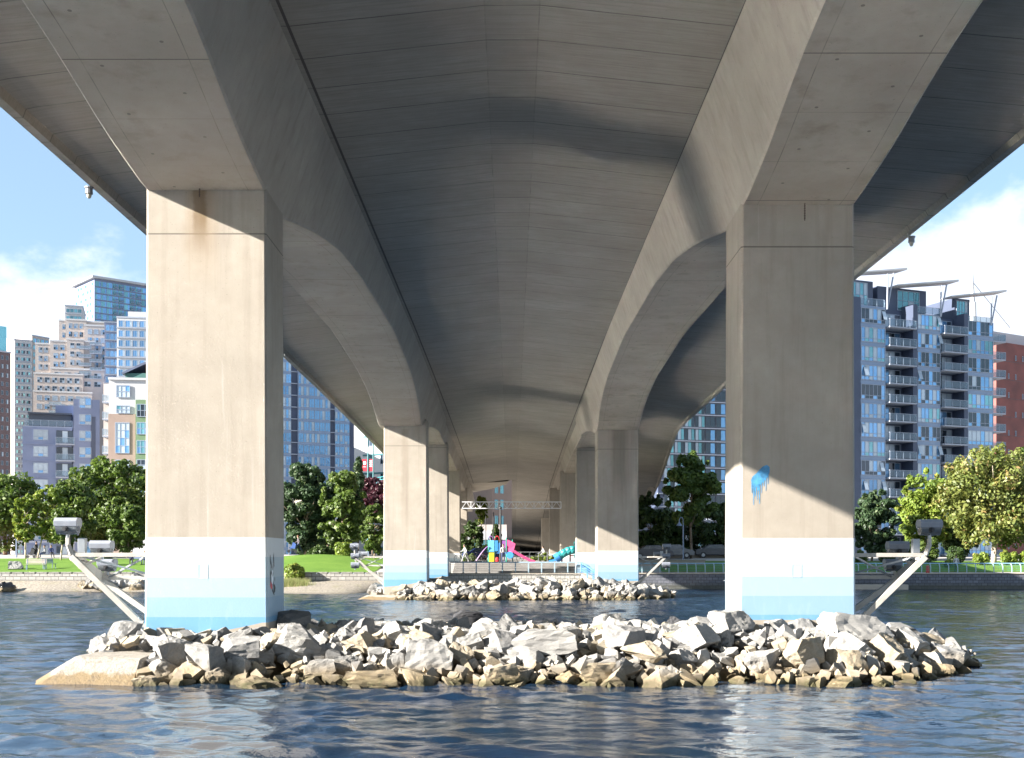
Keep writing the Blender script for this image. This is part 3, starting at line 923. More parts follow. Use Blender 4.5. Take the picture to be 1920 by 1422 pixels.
# concrete footings that stick out of the mounds
def footing(px0, px1, ytop, D, dep, label, parent=None):
    m = NT('weathered footing concrete')
    gpos = m.n('ShaderNodeNewGeometry').outputs['Position']
    n = m.noise(3, 6, 0.65, vec=gpos); x, y, z = m.xyz(gpos)
    c = m.mix(m.rng(n, 0.35, 0.65), (0.25, 0.225, 0.19), (0.32, 0.29, 0.25))
    zz = m.math('ADD', z, m.math('MULTIPLY', m.math('SUBTRACT', n, 0.5), 0.35))
    c = m.mix(m.rng(zz, 0.16, 0.24, 0.9, 0, True), c, (0.17, 0.115, 0.05))
    n2 = m.noise(14, 6, 0.75, vec=gpos); cr = m.noise(1.4, 8, 0.7, vec=gpos)
    c = m.mix(m.rng(n2, .5, .72, 0, .55), c, (0.12, 0.10, 0.075)); c = m.mix(m.rng(m.math('ABSOLUTE', m.math('SUBTRACT', cr, 0.5)), 0.0, 0.012, 0.7, 0), c, (0.06, 0.05, 0.04))
    mat = m.done(c, 0.85, m.bump(m.math('ADD', n, n2), 0.8, 0.06))
    mb = MB()
    x0, x1 = X(px0, D), X(px1, D)
    bm = bmesh.new()
    zt = Z(ytop, D)
    v = [(x0-0.15, D+0.4, -0.3), (x0+0.2, D-0.35, -0.3), (x1, D-0.6, -0.3), (x1, D+dep, -0.3), (x0+0.4, D+dep, -0.3),
         (x0+1.15, D+0.75, zt), (x0+1.3, D+0.35, zt), (x1, D+0.2, zt-0.03), (x1, D+dep-0.4, zt), (x0+1.4, D+dep-0.5, zt)]
    vs = [bm.verts.new(q) for q in v]
    for f in ((4,3,2,1,0),(5,6,7,8,9),(0,1,6,5),(1,2,7,6),(2,3,8,7),(3,4,9,8),(4,0,5,9)): bm.faces.new([vs[k] for k in f])
    bmesh.ops.recalc_face_normals(bm, faces=bm.faces)
    bmesh.ops.bevel(bm, geom=bm.edges[:], offset=0.06, segments=1, affect='EDGES')
    me = bpy.data.meshes.new('footing'); bm.to_mesh(me); bm.free(); me.materials.append(mat)
    o = bpy.data.objects.new('footing', me); COL.objects.link(o)
    o.parent = bridge
footing(22, 262, 1234, 25.9, 4.5, '')
footing(652, 752, 1117, 77.4, 5, '')

# ------------------------------------------------------------------ steel light brackets on the piers
M_BOOM = plain('weathered cream painted steel', (0.36, 0.335, 0.30), 0.5, 0.15, 4)
M_HOOD = plain('grey lamp hood', (0.20, 0.215, 0.25), 0.4, 0.08, 6)
M_LENS = plain('smoked lens', (0.10, 0.11, 0.12), 0.12, 0.2, 9)
M_BLK = plain('black rubber', (0.02, 0.02, 0.022), 0.5)
M_ALU = plain('bare aluminium', (0.30, 0.31, 0.32), 0.35, metal=0.6)
def floodlight(c, s, parent, face=-1, w=0.54):
    """hooded half-drum floodlight on a yoke; c: bottom centre"""
    c = Vector(c)
    base = MB()
    base.tube(c, c+Vector((0,0,0.10*s)), 0.05*s, n=8)
    y = []
    for k in range(13):
        a = math.pi*(1 + k/12); y.append(c + Vector((math.cos(a)*0.31*s, 0, 0.30*s + math.sin(a)*0.21*s)))
    base.path(y, 0.012*s, 6)
    o = base.build('floodlight', M_ALU, parent)
    drum = MB()
    n = 14; ri = []
    for sx in (-0.25, 0.25):
        ri.append([c + Vector((sx*s*(1-0.0), math.sin(math.pi*k/n - math.pi/2)*0.17*s, 0.30*s - math.cos(math.pi*k/n - math.pi/2)*0.20*s)) for k in range(n+1)])
    for k in range(n): drum.quad(ri[0][k], ri[1][k], ri[1][k+1], ri[0][k+1])
    for q in ri: drum.poly(q)
    drum.build('lens', M_LENS, o)
    hood = MB()
    p = [(-0.18,0.29),( -0.20,0.42),(-0.12,0.50),(0.12,0.50),(0.20,0.42),(0.18,0.29)]
    hood.prism([c + Vector((-0.28*s, a*s, b*s)) for a, b in p], (0.56*s, 0, 0))
    hood.build('hood', M_HOOD, o, bevel=0.01)
    cap = MB()
    cap.tube(c+Vector((0,-0.14*s,0.23*s)), c+Vector((0,-0.22*s,0.23*s)), 0.07*s, 0.06*s, n=14)
    cap.tube(c+Vector((0,-0.22*s,0.23*s)), c+Vector((0,-0.25*s,0.23*s)), 0.035*s, n=12)
    cap.build('end_cap', M_BLK, o)
    return o
def boom(side, xp, D, k, label, dep=2.0, far=False):
    """side -1: sticks out to the left. xp: outer pier face. k: direction sign"""
    t = thing('lamp_bracket', label, 'light bracket', (xp, D+0.8, EYE+0.05), group='steel lamp brackets on the bridge piers')
    s = side
    T = Vector((xp + s*1.85, D+0.25, EYE+0.08)); B = Vector((xp + s*1.55, D+1.5, EYE-0.50))
    TI = Vector((xp, D+0.3, EYE+0.08)); BI = Vector((xp, D+1.5, EYE-0.50))
    for a, b, w, h in ((TI, T, 0.10, 0.10), (BI, B, 0.10, 0.10)):
        m = MB(); m.bar(a, b, w, h); m.build('beam', M_BOOM, t, bevel=0.008)
    m = MB(); m.bar(T + Vector((0,0,-0.04)), Vector((xp, D+0.32, EYE-1.78)), 0.15, 0.14); m.build('strut', M_BOOM, t, bevel=0.01)
    m = MB(); m.bar(B + Vector((-s*0.0,0,-0.04)), Vector((xp, D+1.45, EYE-1.62)), 0.13, 0.14); m.build('strut', M_BOOM, t, bevel=0.01)
    m = MB(); m.bar(T, B, 0.06, 0.26); m.build('gusset', M_BOOM, t)
    m = MB(); m.bar(T.lerp(TI, 0.05), BI, 0.045, 0.045); m.bar(B.lerp(BI, 0.1), TI, 0.045, 0.045); m.build('brace', M_ALU, t)
    # bent arm that carries the front lamp
    up = T + Vector((s*0.08, -0.05, 0.26))
    m = MB(); m.bar(T, up, 0.13, 0.10); m.bar(up - Vector((0,0,0.02)), up + Vector((0,0,0.16)), 0.09, 0.09); m.build('arm', M_BOOM, t, bevel=0.01)
    floodlight(up + Vector((0, 0, 0.14)), 1.0, t)
    q = T.lerp(B, 0.4) + Vector((-s*0.30, 0.3, 0.10))
    m = MB(); m.bar(T.lerp(B, 0.4), q + Vector((0,0,0.05)), 0.08, 0.06); m.build('arm', M_BOOM, t)
    floodlight(q + Vector((0, 0.1, 0.02)), 0.95, t)
    jb = MB(); j = T + Vector((-s*0.24, 0.02, 0.05)); jb.box(j.x-0.09, j.x+0.09, j.y-0.06, j.y+0.1, j.z, j.z+0.36); jb.build('junction_box', M_ALU, t, bevel=0.01)
    low = B + Vector((-s*0.12, 0.05, -0.02))
    if far:
        for kk, zz in enumerate((-0.35, -0.95)):
            m = MB(); c0 = T + Vector((s*0.05, 0.1, zz+0.15)); m.bar(T + Vector((0,0,-0.05)), c0 + Vector((0,0,0.1)), 0.07, 0.07); m.build('arm', M_BOOM, t)
            floodlight(c0 + Vector((s*0.0, -0.05, -0.05)), 1.0, t)
    else:
        m = MB(); m.bar(B, low + Vector((0,0,0.22)), 0.07, 0.07); m.build('arm', M_BOOM, t)
        floodlight(low + Vector((0, 0.0, 0.1)), 0.8, t)
    # hanging cable
    cb = MB(); pts = []
    for i in range(13):
        f = i/12; pts.append((up + Vector((-s*0.1,0.02,0.2))).lerp(T + Vector((-s*0.25,0.2,-0.15)), f) + Vector((s*0.22*math.sin(math.pi*f), 0, -0.16*math.sin(math.pi*f))))
    cb.path(pts, 0.012, 5); cb.build('cable', M_BLK, t)
    return t
boom(-1, -8.85, 28.8, 1, 'cream steel lamp bracket sticking out from the painted foot of the near left pier')
boom(1, 8.62, 30.0, 1, 'cream steel lamp bracket over the water beside the near right pier')
boom(-1, -8.53, 79.2, 1, 'small looking lamp bracket with stacked lamps on the far left pier', far=True)
boom(1, 8.65, 81.6, 1, 'small looking lamp bracket with stacked lamps on the far right pier', far=True)
# ------------------------------------------------------------------ land
def sm(a, b, t):
    t = max(0.0, min(1.0, (t-a)/(b-a))); return t*t*(3-2*t)
def gz(x, y):
    lf = 1 - sm(-11.5, -8.5, x); rt = sm(9.5, 13, x)
    left = 1.5 + 1.15*sm(98, 119, y) + 0.40*sm(119, 127, y) + 0.5*sm(150, 260, y)
    left += 0.62*math.exp(-((x+18.5)/5.5)**2 - ((y-112)/6.5)**2)
    mid = 1.33 + 1.0*sm(107, 111.5, y) + 0.4*sm(125, 160, y) + 0.5*sm(160, 260, y)
    right = 1.36 + 0.75*sm(105.5, 113, y) + 0.6*sm(113, 128, y) + 0.8*sm(135, 260, y)
    return left*lf + right*rt + mid*(1-lf)*(1-rt)
def beach_z(x, y):
    # gravel in front of the left wall
    w = 8.0 + 2.0*math.sin(x*0.35) if x > -23 else 3.2 + 0.6*math.sin(x*0.8)
    w *= sm(-9.0, -13.0, x) if x > -13 else 1
    return 0.85 - (98 - y)/max(w, 0.3)*1.0

def sheet(name, xs, ys, fz, mat, label=None, kind='structure', off=0.0):
    mb = MB(); nx = len(xs)
    for y in ys:
        for x in xs: mb.v.append((x, y, fz(x, y) + off))
    for j in range(len(ys)-1):
        for i in range(nx-1):
            a = j*nx+i; mb.f.append((a, a+1, a+nx+1, a+nx)); mb.m.append(0)
    o = mb.build(name, mat, fixn=False, smooth=True)
    if kind: tag(o, label, kind=kind)
    return o
m = NT('paving'); gp = m.n('ShaderNodeNewGeometry').outputs['Position']
f = m.noise(0.4, 6, 0.6, vec=gp)
M_PAVE = m.done(m.mix(m.rng(f, .3, .7), (0.26, 0.245, 0.23), (0.36, 0.34, 0.315)), 0.85)
m = NT('grass'); gp = m.n('ShaderNodeNewGeometry').outputs['Position']
f = m.noise(0.5, 6, 0.65, vec=gp); g2 = m.noise(9, 5, 0.7, vec=gp, stretch=(1, .5, 1))
cg = m.mix(m.rng(f, .3, .7), (0.075, 0.145, 0.022), (0.12, 0.20, 0.035)); cg = m.mix(m.rng(g2, .45, .7, 0, .5), cg, (0.06, 0.12, 0.02))
M_GRASS = m.done(cg, 0.9, m.bump(g2, 0.8, 0.05), spec=0.1)
m = NT('gravel'); gp = m.n('ShaderNodeNewGeometry').outputs['Position']
f = m.noise(0.8, 5, 0.6, vec=gp); g2 = m.noise(7, 4, 0.8, vec=gp)
cg = m.mix(m.rng(g2, .35, .65), (0.10, 0.085, 0.065), (0.34, 0.30, 0.245)); cg = m.mix(m.rng(f, .55, .7, 0, .4), cg, (0.16, 0.15, 0.05))
xx, yy, zz = m.xyz(gp); cg = m.mix(m.rng(zz, -0.02, 0.14, 0.75, 0), cg, (0.06, 0.05, 0.03))
M_GRAVEL = m.done(cg, 0.9, m.bump(g2, 1.0, 0.08))
M_RED = plain('red court', (0.42, 0.20, 0.17), 0.85, 0.08, 1)

gx = np.concatenate([-np.geomspace(1800, 70, 14), np.arange(-64, 66, 2.0), np.geomspace(70, 1800, 14)])
gy = np.concatenate([np.arange(104.4, 130, 1.3), np.arange(130, 270, 10), np.geomspace(280, 2600, 12)])
sheet('ground', gx, gy, lambda x, y: gz(x, y) - 0.012, M_PAVE, 'paved city ground behind the shore')
gxl = np.concatenate([-np.geomspace(1800, 70, 14), np.arange(-64, -10.4, 1.2), [-10.5]])
sheet('ground', gxl, np.arange(98.3, 104.5, 1.02), lambda x, y: gz(x, y) - 0.012, M_PAVE, 'paved strip of ground on the left shore')
sheet('lawn', np.arange(-62, -10.8, 0.9), np.arange(98.75, 119.5, 0.9), gz, M_GRASS, 'sunlit green lawn rising behind the pale wall', off=0.02)
sheet('lawn', np.arange(13.5, 75, 1.2), np.arange(107.2, 121, 1.2), gz, M_GRASS, 'strip of lawn behind the curved railing', off=0.02)
sheet('court', np.arange(-64, -30, 2.0), np.arange(127, 150, 3), gz, M_RED, 'reddish sports court behind the lawn', off=0.03)
sheet('beach', np.concatenate([[-1500, -500, -200, -100], np.arange(-64, -9.4, 0.7)]), np.arange(86, 98.5, 0.6), beach_z, M_GRAVEL, 'gravel beach below the pale stone wall')
sb = MB(); sb.quad((-2500, -400, -1.6), (2500, -400, -1.6), (2500, 106, -1.6), (-2500, 106, -1.6))
tag(sb.build('seabed', M_GRAVEL, fixn=False), 'muddy bed under the water', kind='structure')

def block_mat(name, a, b, mortar, sx, sz, tide=False):
    m = NT(name); gp = m.n('ShaderNodeNewGeometry').outputs['Position']
    x, y, z = m.xyz(gp)
    cv = m.n('ShaderNodeCombineXYZ'); m.l(x, cv.inputs[0]); m.l(z, cv.inputs[1])
    br = m.n('ShaderNodeTexBrick'); m.l(cv.outputs[0], br.inputs['Vector'])
    br.inputs['Scale'].default_value = 1.0; br.inputs['Brick Width'].default_value = sx; br.inputs['Row Height'].default_value = sz
    br.inputs['Mortar Size'].default_value = 0.025; br.inputs['Bias'].default_value = 0.0
    br.inputs['Color1'].default_value = (*a, 1); br.inputs['Color2'].default_value = (*b, 1); br.inputs['Mortar'].default_value = (*mortar, 1)
    n = m.noise(3.5, 6, 0.7, vec=gp)
    c = m.mix(m.rng(n, .4, .75, 0, .6), br.outputs[0], tuple(k*0.5 for k in a))
    h = m.math('SUBTRACT', n, m.math('MULTIPLY', br.outputs['Fac'], 1.5))
    if tide: c = m.mix(m.rng(z, 0.25, 0.6, 0.7, 0), c, (0.05, 0.05, 0.03))
    return m.done(c, 0.85, m.bump(h, 0.8, 0.05))
M_WALLP = block_mat('pale block wall', (0.36, 0.345, 0.315), (0.27, 0.26, 0.24), (0.10, 0.09, 0.08), 0.62, 0.30)
M_WALLM = block_mat('grey block wall', (0.36, 0.34, 0.31), (0.44, 0.42, 0.38), (0.16, 0.15, 0.13), 0.42, 0.30)
M_WALLD = block_mat('dark block wall', (0.10, 0.105, 0.125), (0.15, 0.155, 0.18), (0.05, 0.05, 0.06), 0.5, 0.26, True)

w = thing('seawall', 'pale granite block seawall with notched top edge in front of the lawn', 'wall', (-30, 98, 0))
mb = MB(); mb.box(-90, -10.45, 98.0, 98.6, -0.5, 1.42); mb.box(-10.9, -10.45, 98.6, 104, -0.5, 1.38)
mb.build('wall_face', M_WALLP, w)
mb = MB(); x = -64.0
while x < -10.9:
    mb.box(x, x+0.86, 97.97, 98.62, 1.423, 1.56); x += 1.0
mb.build('coping', M_WALLP, w, bevel=0.02)
w = thing('seawall', 'grey stone block quay wall below the playground railing', 'wall', (0, 104, 0))
mb = MB(); mb.box(-9.9, 8.4, 104.0, 104.5, -0.5, 1.30); mb.build('wall_face', M_WALLM, w)
mb = MB(); mb.box(-9.9, 8.4, 103.95, 104.6, 1.303, 1.40); mb.build('coping', M_CONC, w)
w = thing('seawall', 'dark wet stone block seawall under the curved railing', 'wall', (30, 104.4, 0))
mb = MB(); mb.box(9.2, 95, 104.3, 104.8, -0.5, 1.32); mb.build('wall_face', M_WALLD, w)
mb = MB(); mb.box(9.2, 95, 104.22, 104.95, 1.323, 1.42); mb.build('coping', M_CONC, w)
mb = MB(); mb.box(X(1600,103), X(1705,103), 103.2, 104.28, -0.5, 0.42); mb.build('ledge', M_CONC, w, bevel=0.03)
M_STEP = plain('worn grey steps', (0.20, 0.19, 0.18), 0.85, 0.2, 1.5)
st = thing('terrace_steps', 'broad concrete terrace steps between the quay railing and the playground', 'steps', (0, 107, 1.3))
for k in range(5):
    mb = MB(); mb.box(-5.3, 7.0, 106.6+k*0.95, 111.9, 1.36+k*0.2, 1.553+k*0.2 + 0.003*k); mb.build('step', M_STEP, st, bevel=0.02)

# ------------------------------------------------------------------ railings
M_RAILW = plain('pale blue painted steel', (0.28, 0.37, 0.43), 0.4, 0.05)
M_RAILB = plain('blue painted steel', (0.22, 0.38, 0.50), 0.4, 0.05)
t = thing('railing', 'straight pale blue railing along the quay in front of the playground', 'railing', (0, 104.25, 1.4))
mb = MB(); mb.bar((-5.4, 104.25, 2.34), (6.0, 104.25, 2.34), 0.09, 0.10); mb.build('top_rail', M_RAILW, t, bevel=0.01)
for h in (0.18, 0.36, 0.54, 0.72):
    mb = MB(); mb.tube((-5.4, 104.3, 1.4+h), (6.0, 104.3, 1.4+h), 0.015, n=5); mb.build('rail', M_ALU, t)
for k in range(11):
    xx = -5.4 + k*1.14
    mb = MB(); mb.bar((xx, 104.25, 1.40), (xx, 104.25, 2.29), 0.10, 0.08); mb.box(xx-0.09, xx+0.09, 104.13, 104.37, 1.403, 1.45, 1); mb.build('post', [M_RAILW, M_BLK], t)
t = thing('railing', 'sloping bright blue handrail running down towards the far right pier', 'railing', (6.4, 104, 1.2))
M_HAND = plain('bright blue handrail', (0.08, 0.24, 0.50), 0.4)
A = Vector((6.05, 104.0, 2.32)); B = Vector((7.35, 100.5, 1.35))
mb = MB(); mb.bar(A, B, 0.08, 0.1); mb.build('top_rail', M_HAND, t)
for h in (0.25, 0.45, 0.65):
    mb = MB(); mb.tube(A-Vector((0,0,h)), B-Vector((0,0,h)), 0.02, n=5); mb.build('rail', M_HAND, t)
for f in (0.0, 0.33, 0.66, 1.0):
    q = A.lerp(B, f); mb = MB(); mb.bar(q, q-Vector((0,0,1.35)), 0.08, 0.08); mb.build('post', M_HAND, t)
mb = MB(); mb.prism([(6.0,104.1,0.9),(6.0,104.1,1.35),(7.4,100.3,0.2),(7.4,100.3,-0.3)], (1.1,0.3,0)); tag(mb.build('ramp', M_CONC), 'short concrete ramp sloping down beside the quay wall', 'ramp')
t = thing('railing', 'long blue railing with curved posts along the dark seawall', 'railing', (35, 104.6, 1.42))
mb = MB(); mb.tube((9.6, 104.95, 2.24), (78, 104.95, 2.24), 0.05, n=8); mb.build('top_rail', M_RAILB, t)
for h in (0.18, 0.34, 0.50, 0.66):
    mb = MB(); mb.tube((9.6, 104.72-0.0*h, 1.42+h), (78, 104.72, 1.42+h), 0.014, n=5); mb.build('rail', M_TEAL, t)
post = None; xx = 9.8; k = 0
while xx < 48.5:
    if post is None:
        mb = MB(); pts = [Vector((xx, 104.60, 1.42)), Vector((xx, 104.60, 1.85)), Vector((xx, 104.66, 2.06)), Vector((xx, 104.80, 2.19)), Vector((xx, 104.95, 2.24))]
        for a, b in zip(pts[:-1], pts[1:]): mb.bar(a, b, 0.075, 0.05, up=(0,1,0.01) if abs((b-a).normalized().z) > .9 else None)
        post = mb.build('post', M_RAILW, t); px0 = xx
    else:
        o = post.copy(); COL.objects.link(o); o.parent = t; o.location = (xx-px0, 0, 0)
    xx += 0.79
# fence of the court
t = thing('court_fence', 'low grey mesh fence along the reddish court', 'fence', (-50, 150, 3.0))
mb = MB(); mb.box(-64, -28, 150.0, 150.06, 4.7, 4.78); mb.box(-64, -28, 150.0, 150.06, 3.1, 3.18)
mb.build('rail', M_ALU, t)
for k in range(13):
    mb = MB(); mb.tube((-64+3*k, 150.03, 2.9), (-64+3*k, 150.03, 4.95), 0.05, n=6); mb.build('post', M_ALU, t)
# low concrete walls
def low_wall(x0, x1, y, h, d, label, mat=None):
    mb = MB(); zb = min(gz(x0, y), gz(x1, y)); zt = max(gz(x0, y), gz(x1, y)) + h
    mb.box(x0, x1, y, y+d, zb-0.2, zt); mb.box(x0-0.05, x1+0.05, y-0.05, y+d+0.05, zt+0.003, zt+0.09)
    o = mb.build('planter_wall', mat or M_CONC); tag(o, label, 'wall')
low_wall(X(1195,112), X(1322,112), 112, 0.32, 1.2, 'low grey concrete planter wall in the shade of the bridge')
low_wall(X(715,128), X(864,128), 128, 0.35, 0.4, 'low concrete wall behind the far left piers')

# ------------------------------------------------------------------ trees
def leaf_mat(name, a, b, c2, under):
    m = NT(name)
    at = m.n('ShaderNodeAttribute', attribute_name='tone'); at.attribute_type = 'GEOMETRY'
    f = at.outputs['Fac']
    c = m.mix(m.rng(f, 0.0, 0.75), a, b)
    c = m.mix(m.rng(f, 0.80, 0.96), c, c2)
    m.b.inputs['Roughness'].default_value = 0.5
    m.l(c, m.b.inputs['Base Color'])
    m.b.inputs['Specular IOR Level'].default_value = 0.35
    tr = m.n('ShaderNodeBsdfTranslucent'); m.l(m.mix(0.6, c, under, 'MIX'), tr.inputs[0])
    mx = m.n('ShaderNodeMixShader'); mx.inputs[0].default_value = 0.28
    m.l(m.b.outputs[0], mx.inputs[1]); m.l(tr.outputs[0], mx.inputs[2]); m.l(mx.outputs[0], m.out.inputs[0])
    return m.mat
LEAF = {
    'green': leaf_mat('green leaves', (0.038, 0.066, 0.015), (0.092, 0.135, 0.028), (0.17, 0.20, 0.05), (0.14, 0.24, 0.02)),
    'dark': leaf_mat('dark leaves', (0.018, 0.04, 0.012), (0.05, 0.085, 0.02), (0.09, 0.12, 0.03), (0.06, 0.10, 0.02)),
    'yellow': leaf_mat('yellow green leaves', (0.08, 0.13, 0.02), (0.18, 0.24, 0.035), (0.32, 0.25, 0.07), (0.26, 0.32, 0.03)),
    'autumn': leaf_mat('turning leaves', (0.065, 0.10, 0.022), (0.16, 0.18, 0.045), (0.26, 0.17, 0.07), (0.32, 0.30, 0.05)),
    'purple': leaf_mat('purple leaves', (0.035, 0.010, 0.018), (0.09, 0.025, 0.04), (0.14, 0.05, 0.06), (0.12, 0.03, 0.04)),
    'pine': leaf_mat('pine needles', (0.02, 0.045, 0.020), (0.05, 0.085, 0.035), (0.10, 0.13, 0.05), (0.05, 0.09, 0.03)),
    'reed': leaf_mat('reed blades', (0.14, 0.17, 0.05), (0.30, 0.32, 0.13), (0.40, 0.34, 0.17), (0.30, 0.32, 0.1)),
}
M_BARK = plain('bark', (0.16, 0.12, 0.085), 0.9, 0.3, 5)
M_BARKP = plain('pale bark', (0.36, 0.30, 0.23), 0.85, 0.2, 5)

def leaves(name, mat, clumps, n, size, seed, parent=None, up=0.35, aspect=1.5):
    """clumps: list of (cx,cy,cz, rx,ry,rz); n leaves spread over them"""
    r = np.random.default_rng(seed)
    cl = np.array(clumps); wgt = (cl[:,3]*cl[:,5])**0.8; wgt /= wgt.sum()
    idx = r.choice(len(cl), n, p=wgt); C = cl[idx]
    d = r.normal(size=(n,3)); d /= np.linalg.norm(d, axis=1, keepdims=True)
    rad = 1 - 0.55*r.random(n)**2.2
    pos = C[:,:3] + d*C[:,3:6]*rad[:,None]
    nrm = d + r.normal(size=(n,3))*0.65 + np.array([0,0,up]); nrm /= np.linalg.norm(nrm, axis=1, keepdims=True)
    t = np.cross(nrm, r.normal(size=(n,3))); t /= np.linalg.norm(t, axis=1, keepdims=True)
    b = np.cross(nrm, t)
    s = size*1.12*(0.6 + 0.8*r.random(n))[:,None]
    q = np.stack([pos - t*s*aspect/2, pos - b*s*0.42 + nrm*s*0.1, pos + t*s*aspect/2, pos + b*s*0.42 + nrm*s*0.1], 1)
    V = q.reshape(-1, 3)
    if parent is not None:
        rt = root_of(parent); V = V - np.array(rt.location)
    me = bpy.data.meshes.new(name)
    me.vertices.add(4*n); me.vertices.foreach_set('co', V.ravel())
    me.loops.add(4*n); me.loops.foreach_set('vertex_index', np.arange(4*n, dtype=np.int32))
    me.polygons.add(n); me.polygons.foreach_set('loop_start', np.arange(0, 4*n, 4, dtype=np.int32))
    me.update(calc_edges=True)
    tone = np.clip(r.random(len(cl))[idx]*0.45 + r.random(n)*0.62, 0, 1)
    at = me.attributes.new('tone', 'FLOAT', 'FACE'); at.data.foreach_set('value', tone.astype(np.float32))
    me.materials.append(mat)
    o = bpy.data.objects.new(name, me); COL.objects.link(o)
    if parent is not None: o.parent = parent
    return o

def limb_set(mb, base, top, r0, n, reach, seed):
    rr = random.Random(seed)
    pts = [Vector(base)]
    for k in range(1, 6):
        f = k/5; pts.append(Vector(base).lerp(Vector(top), f) + Vector((rr.uniform(-.1,.1), rr.uniform(-.1,.1), 0))*r0*4)
    for k in range(5): mb.tube(pts[k], pts[k+1], r0*(1-0.15*k), r0*(1-0.15*(k+1)), 8)
    for k in range(n):
        f = rr.uniform(0.35, 0.95); i = min(4, int(f*5)); p = pts[i].lerp(pts[i+1], f*5-i)
        a = rr.uniform(0, 6.28); L = reach*rr.uniform(.6, 1)
        q = p + Vector((math.cos(a)*L*0.55, math.sin(a)*L*0.55, L*0.45)); e = q + Vector((math.cos(a)*L*0.35, math.sin(a)*L*0.35, L*0.35))
        mb.tube(p, q, r0*0.42, r0*0.25, 6); mb.tube(q, e, r0*0.25, r0*0.08, 5)

def tree(px, top, bot, hw, D, kind, label, trunk_px=None, base=None, n=7000, size=0.26, name='tree', shape='round', bark=None, group=None, clump=0.26, nc=None, basez=None):
    x = X(px, D); z1 = Z(top, D); z0 = Z(bot, D); w = hw*D/F
    tx = X(trunk_px, D) if trunk_px else x
    bz = gz(tx, D) if basez is None else basez
    t = thing(name, label, 'tree', (tx, D, bz), group=group)
    rr = random.Random(int(px*7 + top)); cl = []
    h = (z1 - z0)/2; zc = (z0 + z1)/2; dw = w*0.85
    nc = nc or int(40 + 9*w); n = int(n*1.25)
    cr = clump*min(w, h*1.1)
    while len(cl) < nc:
        a = Vector((rr.gauss(0,1), rr.gauss(0,1), rr.gauss(0,1))).normalized(); q = rr.uniform(0.2, 1.0)**0.5
        a = Vector((a.x, a.y, a.z)) / max(1e-3, (abs(a.x)**2.6 + abs(a.y)**2.6 + abs(a.z)**2.6)**(1/2.6))
        u = a*q
        k = 1.0
        if shape == 'cone': k = max(0.12, 1 - (u.z+1)/2)*1.35; k = min(k, 1.0)
        if shape == 'dome': k = 1.0 if u.z < 0 else 1.0
        c = cr*rr.uniform(0.65, 1.25)
        cx = x + u.x*max(0.1, (w*1.02 - c*0.62))*k; cy = D + u.y*max(0.1, (dw - c*0.6))*k; cz = zc + u.z*max(0.1, (h*1.02 - c*0.5))
        cl.append((cx, cy, cz, c, c, c*0.75))
    # a few stray twigs for an uneven outline
    for k in range(nc//2):
        a = Vector((rr.gauss(0,1), rr.gauss(0,0.6), rr.gauss(0.3,1))).normalized(); c = cr*rr.uniform(.22, .42)
        kk = 1.0 if shape != 'cone' else max(0.15, 1 - (a.z+1)/2)*1.2
        cl.append((x + a.x*w*kk*rr.uniform(.88, 1.02), D + a.y*dw*kk, zc + a.z*h*rr.uniform(.88, 1.04), c, c, c*1.3))
    mb = MB(); limb_set(mb, (tx, D, bz-0.1), (x, D, zc + h*0.35), max(0.10, w*0.055), 9, w*0.9, int(px))
    mb.build('trunk', bark or M_BARK, t, smooth=True)
    leaves('crown', LEAF[kind], cl, n, size, int(px*3+D), t)
    return t
def shrub(px, top, bot, hw, D, kind, label, n=1500, size=0.16, name='shrub', group=None, cat='shrub', nc=16):
    x = X(px, D); z1 = Z(top, D); z0 = min(Z(bot, D), gz(x, D)+0.1 if D > 98.2 else 9); w = hw*D/F
    rr = random.Random(int(px)); cl = []
    h = (z1-z0)/2; zc = (z0+z1)/2
    for k in range(nc):
        a = Vector((rr.gauss(0,1), rr.gauss(0,1), rr.gauss(0,1))).normalized()*rr.uniform(.3,1); c = 0.4*min(w, h)*rr.uniform(.7,1.2)
        cl.append((x+a.x*max(0.05, w-c), D+a.y*max(0.05, w*0.7-c*0.7), zc+a.z*max(0.02, h-c*0.8), c, c, c*0.8))
    cl.append((x, D, zc-h*0.3, w*0.75, w*0.6, h*0.7))
    o = leaves(name, LEAF[kind], cl, n, size, int(px), None)
    tag(o, label, cat, group)
    return o
# left park
tree(8, 888, 1030, 78, 130, 'green', 'big dark green tree at the far left behind the court', trunk_px=10, n=9000)
tree(205, 862, 1030, 92, 134, 'green', 'tallest rounded green tree in front of the grey apartment block', n=15000, nc=60, size=0.27)
tree(130, 905, 1020, 52, 126, 'green', 'leafy green tree just left of the tallest park tree', n=7000)
tree(47, 925, 1018, 24, 119, 'yellow', 'slim yellow green young tree on the lawn, leftmost of three', trunk_px=48, n=3200, size=0.2, bark=M_BARKP)
tree(92, 912, 1016, 30, 120, 'yellow', 'yellow green young tree behind the white bench', trunk_px=70, n=4200, size=0.2, bark=M_BARKP)
tree(120, 950, 1020, 24, 115, 'green', 'young tree with pale trunk beside the dark bench', trunk_px=114, n=3000, size=0.18, bark=M_BARKP)
tree(240, 945, 1038, 38, 122, 'green', 'low branching green tree next to the near left pier', n=6000, size=0.22)
shrub(195, 1028, 1060, 22, 108, 'dark', 'dark bush on the lawn behind the lamp bracket')
